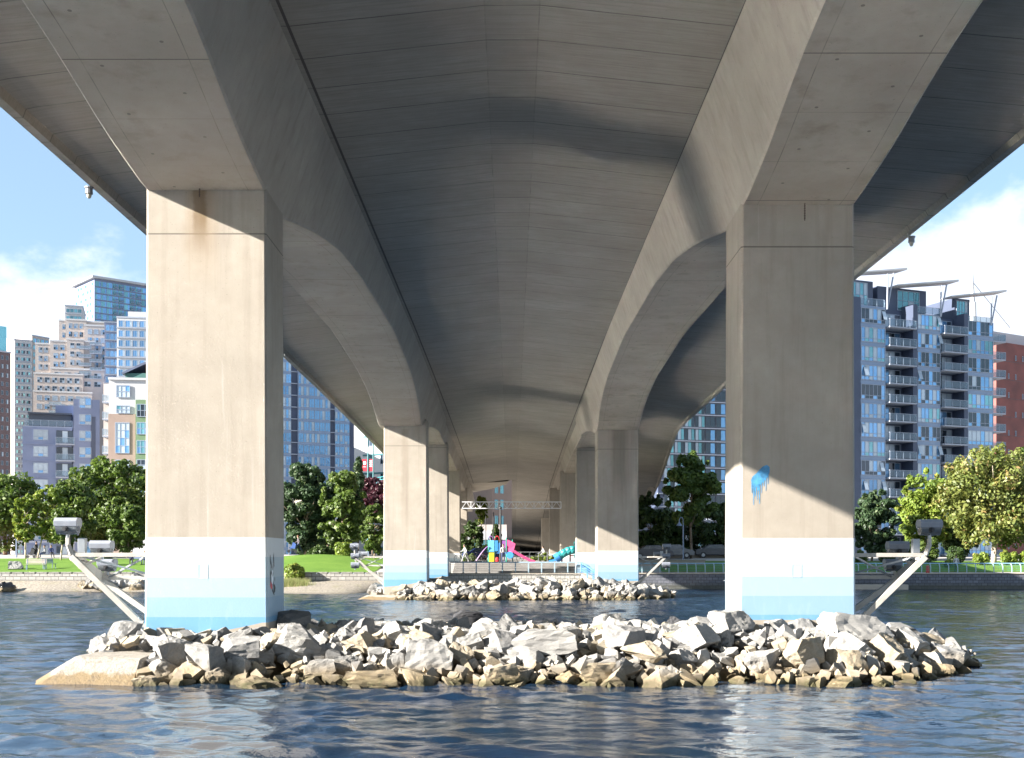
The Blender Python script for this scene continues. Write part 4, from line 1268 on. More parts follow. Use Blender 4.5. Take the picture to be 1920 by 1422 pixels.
# between the left piers
tree(572, 868, 1042, 52, 124, 'pine', 'broad dark pine behind the grassy mound', n=14000, nc=64, size=0.24)
tree(642, 884, 1030, 44, 122, 'green', 'dense green tree right of the dark pine', n=9000, size=0.24)
tree(615, 900, 1040, 44, 128, 'dark', 'dark tree filling the gap behind the pine and the dense green tree', n=7000)
tree(672, 858, 1000, 22, 130, 'pine', 'pointed dark conifer in front of the glass tower', n=5000, shape='cone')
tree(702, 945, 1040, 26, 113, 'green', 'light green tree touching the far left pier', n=5000, size=0.2)
tree(698, 895, 968, 30, 142, 'purple', 'purple leaved tree below the red banners', n=5000)
shrub(645, 1010, 1048, 21, 114, 'yellow', 'yellow green bush at the edge of the grassy mound', n=2200)
shrub(552, 1052, 1090, 26, 97.4, 'yellow', 'olive bush hanging over the end of the pale wall', n=3200)
shrub(600, 1020, 1046, 30, 120, 'dark', 'dark undergrowth below the pine', n=2200)
# centre
tree(903, 930, 982, 11, 152, 'yellow', 'small bright yellow green tree seen above the playground', n=2500, size=0.22)
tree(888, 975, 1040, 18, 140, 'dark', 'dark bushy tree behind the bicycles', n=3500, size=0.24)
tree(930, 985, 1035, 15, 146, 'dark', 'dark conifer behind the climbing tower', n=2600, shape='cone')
for k, (px, tp) in enumerate(((874,1000),(884,1012),(896,1004),(908,1010),(920,1000),(868,990),(934,1006))):
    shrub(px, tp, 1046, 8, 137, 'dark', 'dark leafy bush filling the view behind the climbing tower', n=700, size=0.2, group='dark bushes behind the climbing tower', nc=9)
for k, (px, a, b) in enumerate(((872,1038,8),(885,1036,9),(1001,1040,8),(1012,1037,9),(1022,1034,9),(1032,1038,9),(1042,1040,8))):
    shrub(px, a, 1048, b, 121, 'yellow' if k > 1 else 'green', 'low bright green shrub in the planting strip behind the playground', n=420, size=0.14, group='low shrubs behind the playground', nc=6)
# between the right piers
tree(1296, 852, 985, 50, 126, 'green', 'bright topped green tree between the two right piers', n=10000, nc=50)
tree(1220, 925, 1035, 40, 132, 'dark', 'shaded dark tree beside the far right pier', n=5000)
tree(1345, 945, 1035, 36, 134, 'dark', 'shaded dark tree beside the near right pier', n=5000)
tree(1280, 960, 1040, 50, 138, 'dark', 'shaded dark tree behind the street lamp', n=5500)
# right park
tree(1642, 920, 1038, 42, 120, 'pine', 'compact dark green pine right of the near right pier', trunk_px=1634, n=8000, size=0.22)
tree(1738, 884, 1030, 54, 124, 'yellow', 'yellow green tree in front of the balcony tower', n=9500, size=0.24)
tree(1868, 838, 1030, 104, 115, 'autumn', 'large spreading tree turning orange and yellow by the seawall', trunk_px=1863, n=17000, nc=95, size=0.22, bark=M_BARKP)
tree(1935, 842, 990, 60, 132, 'green', 'green tree behind the large orange tinted tree', n=7000)
tree(1800, 960, 1040, 40, 128, 'dark', 'dark tree in the shade behind the round bush', n=4000)
shrub(1793, 1018, 1056, 23, 113, 'dark', 'round clipped dark bush behind the curved railing', n=4500, size=0.10, nc=5)
shrub(1667, 1024, 1052, 27, 114, 'dark', 'wide dark bush behind the lamp bracket on the right shore', n=3500, size=0.12, nc=8)
shrub(1778, 1047, 1060, 14, 110, 'yellow', 'small light green shrub left of the round clipped bush', n=900, size=0.12)
for k, (px, tp) in enumerate(((1832,1036),(1846,1032),(1885,1030),(1902,1026),(1921,1028),(1942,1026))):
    shrub(px, tp, 1060, 12, 112, 'yellow', 'leafy light green shrub in the hedge below the orange tinted tree', n=1300, size=0.14, group='hedge shrubs on the right shore')
for k, (px, tp) in enumerate(((1700,1000),(1722,1008),(1745,1004),(1615,1030))):
    shrub(px, tp, 1056, 18, 117, 'green', 'green shrub filling the gap under the trees of the right shore', n=1500, size=0.16, group='understorey shrubs on the right shore')

# reeds at the water's edge
def reeds():
    r = np.random.default_rng(4); D = 95.3; n = 1500
    x = X(546, D) + r.normal(size=n)*0.62; y = D + r.normal(size=n)*0.35; z0 = 0.25*np.ones(n)
    hh = 0.9*(0.5+0.6*r.random(n)); lean = r.normal(size=(n,2))*0.35; w = 0.03
    a = np.stack([x-w, y, z0], 1); b = np.stack([x+w, y, z0], 1); c = np.stack([x+lean[:,0]*hh, y+lean[:,1]*hh, z0+hh], 1)
    V = np.stack([a, b, c], 1).reshape(-1, 3)
    me = bpy.data.meshes.new('reeds'); me.vertices.add(3*n); me.vertices.foreach_set('co', V.ravel())
    me.loops.add(3*n); me.loops.foreach_set('vertex_index', np.arange(3*n, dtype=np.int32))
    me.polygons.add(n); me.polygons.foreach_set('loop_start', np.arange(0, 3*n, 3, dtype=np.int32)); me.update(calc_edges=True)
    at = me.attributes.new('tone', 'FLOAT', 'FACE'); at.data.foreach_set('value', r.random(n).astype(np.float32))
    me.materials.append(LEAF['reed']); o = bpy.data.objects.new('reeds', me); COL.objects.link(o)
    tag(o, 'pale tufted reeds growing at the edge of the gravel beach', kind='stuff')
reeds()
# stones on the left beach
for k in range(40):
    px = random.uniform(150, 270); D = random.uniform(95.6, 97.8)
    xx = X(px, D); s = random.uniform(.25, .55); t_ = random.choice(('pale', 'pale', 'grey', 'tan'))
    pile = math.exp(-((px-185)/18)**2)*0.9
    put_rock(xx, D, max(0.1, beach_z(xx, D)) + random.uniform(0, .25) + pile*random.random(), s, t_, f'{TL[t_]} piled on the beach against the pale seawall', f'{t_} beach rocks')
for k, (px, D, s) in enumerate(((6, 95.8, .5), (14, 95.5, .45), (2, 95.2, .4), (20, 95.7, .3))):
    put_rock(X(px, D), D, 0.35, s, 'dark', 'dark rock at the far left end of the beach', 'dark beach rocks')
put_rock(X(31, 104), 104, gz(X(31,104),104)+0.2, 1, 'pale', 'smooth rounded boulder lying on the lawn left of the white bench', 'lawn boulder', rot=(0,0,0.3), sc=(.65, .5, .5))
# ------------------------------------------------------------------ buildings
def glass(name, col, rough=0.08, var=0.35, metal=0.55):
    m = NT(name); oi = m.n('ShaderNodeObjectInfo').outputs['Random']
    gp = m.n('ShaderNodeNewGeometry').outputs['Position']
    n = m.noise(0.9, 3, 0.6, vec=gp)
    c = m.mix(m.rng(m.math('ADD', m.math('MULTIPLY', oi, 0.6), m.math('MULTIPLY', n, 0.5)), 0.2, 0.9), tuple(k*(1-var) for k in col), tuple(min(1, k*(1+var)) for k in col))
    return m.done(c, rough, m.bump(n, 0.12, 0.3), spec=0.8, metal=metal)
G_BLUE = glass('blue window glass', (0.17, 0.34, 0.56))
G_TEAL = glass('teal window glass', (0.16, 0.36, 0.40))
G_DARK = glass('dark window glass', (0.025, 0.04, 0.06), var=0.5, metal=0.1)
G_PALE = glass('curtained window glass', (0.36, 0.42, 0.48), 0.2, 0.25, 0.1)
B_WHITE = plain('white render', (0.42, 0.42, 0.43), 0.7, 0.05, .3)
B_CREAM = plain('cream render', (0.38, 0.335, 0.31), 0.7, 0.06, .3)
B_BLUEG = plain('blue grey panels', (0.15, 0.18, 0.28), 0.6, 0.08, .3)
B_SPAN = plain('pale blue spandrel', (0.19, 0.25, 0.36), 0.35, 0.08, .3)
B_NAVY = plain('dark slate panels', (0.05, 0.065, 0.11), 0.5, 0.15, .3)
B_TAN = plain('tan brick', (0.27, 0.20, 0.165), 0.8, 0.08, .5)
B_BROWN = plain('dark brown brick', (0.10, 0.07, 0.075), 0.8, 0.12, .5)
B_GREEN = plain('olive green panels', (0.12, 0.19, 0.10), 0.6, 0.1, .5)
B_DGREEN = plain('dark green roof', (0.03, 0.10, 0.09), 0.5, 0.1, .5)
B_RED = plain('rust red panels', (0.15, 0.038, 0.03), 0.6, 0.35, 0.25)
B_FRAME = plain('window frame', (0.26, 0.30, 0.37), 0.5, 0.03)
B_SLAB = plain('balcony slab', (0.28, 0.31, 0.37), 0.6, 0.05)
B_DFRAME = plain('dark window frame', (0.06, 0.07, 0.09), 0.5, 0.03)

WCACHE = {}
def window_mesh(w, h, nx, nz, fr, gl, fd=0.09, transom=None):
    key = (round(w, 2), round(h, 2), nx, nz, fr.name, tuple(g.name for g in gl), transom)
    if key in WCACHE: return WCACHE[key]
    rr = random.Random(str(key)); mb = MB(); t = max(0.05, min(0.09, w*0.05))
    mb.box(0, w, -fd, 0, 0, t, 0); mb.box(0, w, -fd, 0, h-t, h, 0); mb.box(0, t, -fd, 0, t, h-t, 0); mb.box(w-t, w, -fd, 0, t, h-t, 0)
    zs = [t] + ([transom*h] if transom else [h*k/nz for k in range(1, nz)]) + [h-t]
    for z in zs[1:-1]: mb.box(t, w-t, -fd*0.8, 0, z-t*0.35, z+t*0.35, 0)
    for k in range(1, nx): mb.box(w*k/nx-t*0.35, w*k/nx+t*0.35, -fd*0.75, 0, t, h-t, 0)
    for a, b in zip(zs[:-1], zs[1:]):
        for k in range(nx):
            mb.quad((w*k/nx, -0.02, a), (w*(k+1)/nx, -0.02, a), (w*(k+1)/nx, -0.02, b), (w*k/nx, -0.02, b), 1 + rr.randrange(len(gl)))
    me = bpy.data.meshes.new('window'); me.from_pydata(mb.v, [], mb.f)
    for mt in [fr] + list(gl): me.materials.append(mt)
    me.polygons.foreach_set('material_index', mb.m); me.update()
    WCACHE[key] = me
    return me

class Bld:
    def __init__(s, name, label, cat, px0, D0, px1, D1=None, ytop=600, group=None, bz=1.2):
        D1 = D1 or D0
        a = Vector((X(px0, D0), D0, 0)); b = Vector((X(px1, D1), D1, 0))
        s.W = (b-a).length; s.rz = math.atan2(b.y-a.y, b.x-a.x); s.bz = bz
        s.H = Z(ytop, D0) - bz
        s.t = thing(name, label, cat, (a.x, a.y, bz), s.rz, group)
        s.D0 = D0; s.px0 = px0; s.px1 = px1; s.nwin = {}
        s.extra = {}
    def zt(s, py, f=0.0, D=None): return Z(py, D or s.D0) - s.bz
    def box(s, name, x0, x1, y0, y1, z0, z1, mat, bevel=0):
        mb = MB(); mb.box(x0, x1, y0, y1, z0, z1); return mb.build(name, mat, s.t, local=True)
    def inst(s, me, name, x, y, z, rz=0.0, cap=100):
        c = s.nwin.get(name, 0); s.nwin[name] = c+1
        if c < cap:
            o = bpy.data.objects.new(name, me); COL.objects.link(o); o.parent = s.t; o.location = (x, y, z); o.rotation_euler = (0, 0, rz)
            return o
        s.extra.setdefault(name, []).append((me, x, y, z, rz))
    def finish(s):
        for name, L in s.extra.items():
            V, Fs, Ms, mats = [], [], [], []
            for me, x, y, z, rz in L:
                ml = []
                for mt in me.materials:
                    if mt not in mats: mats.append(mt)
                    ml.append(mats.index(mt))
                base = len(V); c, sn = math.cos(rz), math.sin(rz)
                for v in me.vertices: V.append((x + v.co.x*c - v.co.y*sn, y + v.co.x*sn + v.co.y*c, z + v.co.z))
                for p in me.polygons: Fs.append(tuple(q+base for q in p.vertices)); Ms.append(ml[p.material_index])
            m2 = bpy.data.meshes.new(name); m2.from_pydata(V, [], Fs)
            for mt in mats: m2.materials.append(mt)
            m2.polygons.foreach_set('material_index', Ms)
            o = bpy.data.objects.new(name, m2); COL.objects.link(o); o.parent = s.t; o['kind'] = 'stuff'
    def grid(s, x0, x1, z0, z1, nx, nz, fx, fz, fr=B_FRAME, gl=(G_BLUE,), y=0.0, px=2, pz=2, rz=0.0, skip=None, zf=0.5, transom=None):
        """windows on the plane y; along +x (rz 0) or along +y (rz 90)"""
        cw, ch = (x1-x0)/nx, (z1-z0)/nz; w, h = cw*fx, ch*fz
        variants = [window_mesh(w, h, px, pz, fr, g, transom=transom) for g in ((gl, tuple(reversed(gl)) + gl[:1]) if len(gl) > 1 else (gl,))]
        for j in range(nz-1, -1, -1):
            for i in range(nx):
                if skip and skip(i, j): continue
                u = x0 + cw*i + (cw-w)/2; z = z0 + ch*j + (ch-h)*zf
                me = random.choice(variants)
                if rz == 0: s.inst(me, 'window', u, y, z)
                else: s.inst(me, 'window', y, u + w, z, rz)

def rail_mesh(w, d, h=1.05, mat=None, gl=None, slab=0.18):
    key = ('bal', round(w,2), round(d,2), h, slab)
    if key in WCACHE: return WCACHE[key]
    mb = MB(); mb.box(0, w, -d, 0, 0, slab, 0)
    mb.box(0, w, -d, -d+0.05, slab+h-0.05, slab+h, 1); mb.box(0, 0.05, -d+0.05, 0, slab+h-0.05, slab+h, 1); mb.box(w-0.05, w, -d+0.05, 0, slab+h-0.05, slab+h, 1)
    n = max(2, int(w/1.1))
    for k in range(n+1): xx = (w-0.05)*k/n; mb.box(xx, xx+0.05, -d, -d+0.045, slab, slab+h-0.05, 1)
    mb.quad((0.05, -d+0.02, slab+0.08), (w-0.05, -d+0.02, slab+0.08), (w-0.05, -d+0.02, slab+h-0.08), (0.05, -d+0.02, slab+h-0.08), 2)
    mb.quad((w-0.02, -d+0.05, slab+0.08), (w-0.02, 0, slab+0.08), (w-0.02, 0, slab+h-0.08), (w-0.02, -d+0.05, slab+h-0.08), 2)
    me = bpy.data.meshes.new('balcony'); me.from_pydata(mb.v, [], mb.f)
    for mt in (B_SLAB, B_FRAME, G_BAL): me.materials.append(mt)
    me.polygons.foreach_set('material_index', mb.m); me.update()
    WCACHE[key] = me
    return me
m = NT('balcony glass'); tr = m.n('ShaderNodeBsdfTransparent'); tr.inputs[0].default_value = (0.75, 0.85, 0.9, 1)
mxn = m.n('ShaderNodeMixShader'); mxn.inputs[0].default_value = 0.45
m.l(tr.outputs[0], mxn.inputs[1]); m.l(m.b.outputs[0], mxn.inputs[2]); m.l(mxn.outputs[0], m.out.inputs[0])
G_BAL = m.done((0.20, 0.27, 0.34), 0.1)

# --- tower with three bays and balconies, right of the near right pier
b = Bld('apartment_tower', 'slate blue apartment tower with three glazed bays, recessed balconies and winged white roofs', 'building', 1600, 166, 1863, 176, 556)
W = b.W; k = W/263.0
fl = 2.66; nf = 13; zt0 = b.zt(572)
def bx(px): return (px-1600)*k
D_ = 16
bays = [(1613, 1658), (1716, 1760), (1812, 1863)]; bal = [(1661, 1708), (1763, 1805)]
b.box('wall', bx(1600), bx(1613), 0, D_, 0, zt0+1.2, B_NAVY)
b.box('wall', bx(1613), bx(1658), 0.05, D_, 0, zt0+0.1, B_SPAN)
b.box('wall', bx(1658), bx(1708), 2.2, D_, 0, zt0+0.4, B_NAVY)
b.box('wall', bx(1708), bx(1716), -0.05, D_, 0, zt0+1.0, B_NAVY)
b.box('wall', bx(1716), bx(1760), 0.05, D_, 0, zt0-0.3, B_SPAN)
b.box('wall', bx(1760), bx(1805), 2.2, D_, 0, zt0-0.1, B_NAVY)
b.box('wall', bx(1805), bx(1812), -0.05, D_, 0, zt0+0.4, B_NAVY)
b.box('wall', bx(1812), bx(1863), 0.05, D_, 0, zt0-0.9, B_SPAN)
for (p0, p1), dz in zip(bays, (0, -0.15, -0.35)):
    w_ = (bx(p1)-bx(p0))-0.12
    me = [window_mesh(w_, 2.12, 6, 2, B_FRAME, g, transom=0.26) for g in ((G_BLUE, G_PALE, G_BLUE), (G_PALE, G_BLUE, G_DARK), (G_BLUE, G_TEAL, G_PALE), (G_BLUE, G_DARK))]
    for j in range(nf):
        z = zt0 - fl*(j+1) + 0.34 + dz
        b.inst(random.choice(me), 'window', bx(p0)+0.06, 0.05, z)
sash = MB(); sash.quad((0,0,1.2),(0.62,0,1.2),(0.62,-0.42,0),(0,-0.42,0)); sash.box(-0.03,0.65,-0.03,0.02,1.2,1.25,1)
sm_ = bpy.data.meshes.new('open_sash'); sm_.from_pydata(sash.v, [], sash.f); sm_.materials.append(G_PALE); sm_.materials.append(B_FRAME); sm_.polygons.foreach_set('material_index', sash.m)
for (p, j) in ((1614,0),(1650,0),(1618,3),(1646,8),(1617,3),(1617,9),(1650,9),(1716,3),(1752,0),(1754,1),(1716,7),(1754,7),(1650,10),(1614,6)):
    if (p, j) == (1614,0): continue
    b.inst(sm_, 'open_sash', bx(p)+0.1, -0.02, zt0 - fl*(j+1)+0.95)
for (p0, p1), dz in zip(bal, (-0.05, -0.25)):
    w_ = bx(p1)-bx(p0)
    for j in range(nf):
        z = zt0 - fl*(j+1) + dz
        b.inst(rail_mesh(w_+0.25, 2.75), 'balcony', bx(p0), 2.2, z)
        b.inst(window_mesh(w_*0.88, 2.3, 4, 1, B_FRAME, random.choice(((G_DARK, G_PALE, G_BLUE), (G_PALE, G_DARK), (G_BLUE, G_DARK, G_BLUE)))), 'window', bx(p0)+0.15, 2.2, z+0.2)
for j in range(nf):
    z = zt0 - fl*(j+1) - 0.6
    b.inst(rail_mesh(2.6, 4.2), 'balcony', W, 4.4, z)
# penthouse set back, with big glazing
b.box('penthouse', bx(1610), bx(1652), 2.0, 10, zt0+0.13, zt0+4.1, B_NAVY)
b.box('penthouse', bx(1664), bx(1755), 2.4, 12, zt0+0.43, zt0+3.7, B_NAVY)
b.box('penthouse', bx(1808), bx(1838), 2.2, 12, zt0-0.87, zt0+3.1, B_NAVY)
for p0, p1, z0, z1, y in ((1614,1642,0.3,3.8,2.0),(1700,1742,0.5,3.4,2.4),(1811,1834,-0.5,2.8,2.2)):
    b.inst(window_mesh(bx(p1)-bx(p0), z1-z0, 4, 2, B_FRAME, (G_TEAL, G_PALE)), 'window', bx(p0), y, zt0+z0)
def canopy(p0, y0, p1, y1, yb=1.0):
    mb = MB(); z0, z1 = b.zt(y0), b.zt(y1)
    mb.prism([(bx(p0), 0.3, z0), (bx(p1), -0.5, z1), (bx(p1), -0.5, z1+0.28), (bx(p0), 0.3, z0+0.16)], (0.0, 2.6, 0))
    mb.build('canopy', B_WHITE, b.t, local=True)
canopy(1618, 508, 1693, 496); canopy(1683, 525, 1790, 507); canopy(1785, 535, 1884, 516)
for p, y1, z in ((1665, 506, -0.2), (1764, 516, -0.5), (1862, 526, -1.0)):
    mb = MB(); zt = b.zt(y1)
    mb.tube((bx(p)-0.6, -0.2, zt0+z), (bx(p)-0.45, -0.2, zt-0.1), 0.10, 0.12, 8); mb.tube((bx(p)-0.55, -0.2, zt0+z), (bx(p)+0.55, -0.2, zt+0.1), 0.10, 0.12, 8)
    mb.build('prop', B_SLAB, b.t, local=True)
for p0, p1, z in ((1614,1658,0.1),(1718,1760,-0.3),(1814,1862,-0.9)):
    b.inst(rail_mesh(bx(p1)-bx(p0), 0.3, slab=0.05), 'terrace_rail', bx(p0), 0.4, zt0+z)
b.finish()

# --- red block and mast beyond it
b = Bld('office_block', 'rust red panelled block behind the balcony tower', 'building', 1868, 250, 1990, 262, 640)
b.box('wall', 0, b.W, 0, 20, 0, b.H, B_RED); b.box('roof_box', 3, b.W-2, 4, 18, b.H+0.003, b.H+3.2, B_WHITE)
b.grid(0.5, b.W-0.5, 2, b.H-1, 9, 11, 0.16, 0.28, gl=(G_PALE, G_DARK), px=1, pz=1, skip=lambda i, j: (i*7+j*5) % 3 == 0)
lines = MB()
for j in range(1, 12): lines.box(-0.01, b.W+0.01, -0.04, -0.002, b.H*j/12-0.05, b.H*j/12+0.05)
lines.build('joint_trim', B_BROWN, b.t, local=True); b.finish()
mst = thing('stadium_mast', 'tall white lattice mast rising behind the balcony tower roof', 'mast', (X(1826, 420), 420, 1))
p0 = Vector((X(1834,420), 420, 1)); p1 = Vector((X(1822,420), 420, Z(488,420)))
mb = MB(); mb.tube(p0, p0.lerp(p1, .86), 1.6, 1.2, 10); mb.tube(p0.lerp(p1, .86), p1, 0.9, 0.15, 8); mb.build('shaft', B_WHITE, mst)
mb = MB(); mb.tube(p0.lerp(p1, .93), (X(1905,420), 425, Z(610,420)), 0.14, n=6); mb.build('stay_cable', B_WHITE, mst)

# --- dark glass tower between the right piers
b = Bld('glass_tower', 'dark glass tower with white floor edges seen between the right piers', 'building', 1235, 255, 1420, 262, 600)
b.box('wall', 0, b.W, 0.3, 18, 0, b.H, B_NAVY)
nfl = int(b.H/2.85)
for j in range(nfl):
    z = b.H - (j+1)*2.85
    mb = MB(); mb.box(-0.2, b.W+0.2, 0.0, 0.45, z-0.10, z+0.10); mb.build('floor_edge', B_SLAB, b.t, local=True)
kx = b.W/185
b.grid((1245-1235)*kx, (1322-1235)*kx, b.H-nfl*2.85, b.H, 4, nfl, 0.96, 0.86, fr=B_DFRAME, gl=(G_TEAL, G_DARK, G_TEAL, G_PALE), y=0.28, px=3, pz=1)
b.grid((1322-1235)*kx, b.W, b.H-nfl*2.85, b.H, 5, nfl, 0.94, 0.82, fr=B_DFRAME, gl=(G_DARK, G_DARK, G_BLUE), y=0.28, px=2, pz=1)
b.finish()
mb = MB(); x0, x1 = X(1325,170), X(1372,170); mb.box(x0, x1, 170, 176, Z(968,170), Z(950,170)); mb.box(x0+.4, x0+1.0, 172, 173, 1.5, Z(968,170)); mb.box(x1-1.0, x1-.4, 172, 173, 1.5, Z(968,170))
tag(mb.build('overpass', B_SLAB), 'pale green edged walkway in front of the dark glass tower', 'walkway')

# --- curved blue glass tower between the left piers
b = Bld('glass_tower', 'blue glass apartment tower with dark vertical recesses between the left piers', 'building', 505, 296, 669, 306, 560)
k2 = b.W/164; nfl = int(b.H/2.95)
b.box('wall', 0, b.W, 0.35, 22, 0, b.H, B_NAVY)
segs = [(0, 40, 4, 0.0), (52, 112, 6, -0.5), (122, 150, 3, 0.0), (150, 164, 2, 0.6)]
for a, c, n, y in segs:
    b.box('bay_wall', a*k2, c*k2, y, 0.34 if y < 0.3 else 8, 0, b.H-0.5, B_SPAN)
    b.grid(a*k2, c*k2, b.H-nfl*2.95, b.H-0.5, n, nfl, 0.97, 0.78, gl=(G_BLUE, G_PALE, G_BLUE, G_DARK), y=y, px=2, pz=2, transom=0.3)
for j in range(nfl):
    z = b.H - (j+1)*2.95
    mb = MB(); mb.box(40*k2, 52*k2, -0.1, 0.32, z-0.1, z+0.12); mb.build('floor_edge', B_SLAB, b.t, local=True)
    mb = MB(); mb.box(112*k2, 122*k2, -0.1, 0.32, z-0.1, z+0.12); mb.build('floor_edge', B_SLAB, b.t, local=True)
b.finish()
b = Bld('office_block', 'white and pale teal block beside the blue tower, behind the red banners', 'building', 664, 235, 760, 228, 740)
b.box('wall', 0, b.W, 0, 14, 0, b.H, B_WHITE)
b.grid(2.4, b.W-0.5, 1, b.H-0.5, 3, int(b.H/3.6), 0.42, 0.55, gl=(G_TEAL, G_DARK), px=2, pz=1)
for j in range(1, int(b.H/3.6)):
    mb = MB(); mb.box(2.3, b.W+0.02, -0.12, -0.01, j*3.6-0.16, j*3.6+0.16); mb.build('glass_band', G_TEAL, b.t, local=True)
b.finish()
# banners on poles
M_BRED = plain('red banner cloth', (0.42, 0.02, 0.04), 0.7, 0.05)
M_BWH = plain('white banner print', (0.7, 0.66, 0.66), 0.7, 0.03)
M_POLE = plain('teal pole', (0.03, 0.13, 0.14), 0.5)
for n_, (pxp, a, c, lab) in enumerate(((690, 679, 688, 'tall teal pole carrying the red banner with a round white emblem'), (700, 691.5, 699, 'tall teal pole carrying the red banner with a square white print'))):
    D = 160.0; t = thing('banner_pole', lab, 'pole', (X(pxp, D), D, gz(X(pxp,D), D)), group=None)
    mb = MB(); mb.tube((X(pxp,D), D, gz(X(pxp,D),D)), (X(pxp,D), D, Z(812,D)), 0.13, 0.09, 8); mb.build('pole', M_POLE, t)
    mb = MB(); mb.box(X(a,D), X(c,D), D-0.02, D+0.02, Z(884,D), Z(861,D)); o = mb.build('banner', M_BRED, t)
    mb = MB(); mb.box(X(a,D), X(pxp,D), D-0.03, D+0.03, Z(861,D), Z(860.4,D)); mb.box(X(a,D), X(pxp,D), D-0.03, D+0.03, Z(884.6,D), Z(884,D)); mb.build('banner_arm', M_POLE, t)
    mb = MB(); cx, cz = X((a+c)/2, D), Z(870, D)
    if n_ == 0:
        ring = [(cx+math.cos(q*math.pi/6)*0.22, D-0.025, cz+0.1+math.sin(q*math.pi/6)*0.26) for q in range(12)]; mb.poly(ring)
        mb.box(cx-0.2, cx+0.2, D-0.03, D-0.024, cz-0.45, cz-0.38)
    else:
        for r0 in range(4): mb.box(cx-0.17, cx+0.17, D-0.03, D-0.024, cz-0.4+r0*0.24, cz-0.26+r0*0.24)
    mb.build('print', M_BWH, o)

# --- left skyline
def tower(name, label, px0, D0, px1, D1, ytop, wall, fh, nx, fx, fz, gl, fr=B_FRAME, depth=20, side=None, slab=True, px=2, pz=1, slabm=B_SLAB, y0win=0.0, cat='building', lowz=0):
    b = Bld(name, label, cat, px0, D0, px1, D1, ytop)
    b.box('wall', 0, b.W, 0, depth, 0, b.H, wall)
    b.box('parapet', -0.15, b.W+0.15, -0.15, depth+.1, b.H+0.003, b.H+0.5, slabm)
    nf = int((b.H-lowz)/fh)
    b.grid(0.4, b.W-0.4, b.H-nf*fh, b.H-0.3, nx, nf, fx, fz, fr=fr, gl=gl, px=px, pz=pz)
    if side:   # left side wall, windows run along +y
        b.grid(0.6, depth-0.6, b.H-nf*fh, b.H-0.3, side, nf, 0.6, fz*0.9, fr=fr, gl=gl, px=px, pz=pz, y=0.0, rz=-math.pi/2) if False else None
    if slab:
        for j in range(min(nf, 40)):
            mb = MB(); z = b.H - (j+1)*fh; mb.box(-0.12, b.W+0.12, -0.28, -0.001, z-0.14, z+0.14); mb.build('floor_edge', slabm, b.t, local=True)
    return b
b = tower('apartment_tower', 'dark brown brick tower at the far left edge', -40, 400, 20, 408, 655, B_BROWN, 3.0, 6, 0.45, 0.5, (G_DARK, G_PALE), slab=False)
b.box('glass_top', 0, b.W-1, 1, 15, b.H+0.5, b.H+9, G_TEAL); b.finish()
b = tower('apartment_tower', 'slim white tower with stacked pale balconies', 27, 500, 60, 503, 638, B_WHITE, 3.0, 3, 0.75, 0.45, (G_TEAL, G_DARK), px=2)
b.finish()
b = tower('apartment_tower', 'pale glazed tower attached right of the slim white tower', 60, 505, 92, 512, 630, B_CREAM, 3.0, 4, 0.85, 0.62, (G_PALE, G_TEAL, G_BLUE), slab=False); b.finish()
# big stepped cream block
b = Bld('apartment_block', 'large stepped cream apartment block with terraces below the glass tower', 'building', 62, 430, 232, 438, 590)
k3 = b.W/170
def cz(py): return b.zt(py)
parts_ = [(42, 132, 590, 10, 6, 5), (55, 95, 588, 9.5, 3, 4), (70, 112, 632, 6, 0, 0), (0, 30, 640, 6, 2, 4), (28, 62, 634, 5.5, 2, 4), (60, 92, 630, 5.0, 2, 4), (92, 150, 600, 7, 4, 5), (0, 92, 700, 1.5, 6, 3), (30, 170, 688, 3.2, 7, 2), (0, 110, 735, 0, 7, 6)]
for n_, (a, c, yt, yf, nx, nz) in enumerate(parts_):
    zt_ = cz(yt) + n_*0.004
    b.box('wall', a*k3+n_*0.003, c*k3-n_*0.003, yf, 30-n_*0.1, 0, zt_, B_CREAM)
    b.box('parapet', a*k3-0.1, c*k3+0.1, yf-0.12, yf+0.4, zt_+0.002, zt_+0.55, B_WHITE)
    if nx: b.grid(a*k3+0.8, c*k3-0.8, zt_-3.1*nz-0.5, zt_-0.5, nx, nz, 0.66, 0.60, gl=(G_PALE, G_DARK, G_BLUE), y=yf, px=2, pz=2)
for p, yt, n in ((84, 648, 4), (104, 640, 5), (30, 760, 4), (20, 800, 3)):
    for j in range(n): b.inst(rail_mesh(4.2, 1.8), 'balcony', p*k3, 4.8 if yt < 700 else -0.01, cz(yt)-3.1*j)
b.finish()
b = tower('apartment_wing', 'blue glazed wing right of the stepped cream block', 196, 428, 232, 430, 605, B_BLUEG, 3.1, 4, 0.9, 0.7, (G_BLUE, G_PALE, G_BLUE)); b.finish()
# tall teal glass tower
b = Bld('glass_tower', 'tallest teal glass tower with a flat oversailing white roof', 'building', 177, 560, 276, 577, 522)
b.box('wall', 0, b.W, 0, 24, 0, b.H, B_BLUEG)
b.grid(0.3, b.W-0.3, b.H-22*3.1, b.H-0.8, 9, 22, 0.97, 0.84, gl=(G_TEAL, G_BLUE, G_TEAL), px=3, pz=1)
for a in (0.36, 0.47, 0.68, 0.80):
    for j in range(20): b.inst(rail_mesh(2.0, 0.7), 'balcony', b.W*a, -0.1, b.H-3.1*(j+1))
b.box('roof_slab', -1.6, b.W+2.0, -1.5, 26, b.H+0.003, b.H+1.0, B_WHITE)
b.grid(0.6, 23.4, b.H-22*3.1, b.H-0.8, 4, 22, 0.8, 0.5, gl=(G_TEAL, G_PALE), y=-0.003, rz=-math.pi/2, px=2, pz=1); b.finish()
b = tower('office_block', 'small white flat roofed block peeking left of the teal glass tower', 122, 520, 155, 522, 574, B_WHITE, 3.2, 4, 0.9, 0.5, (G_TEAL,)); b.finish()
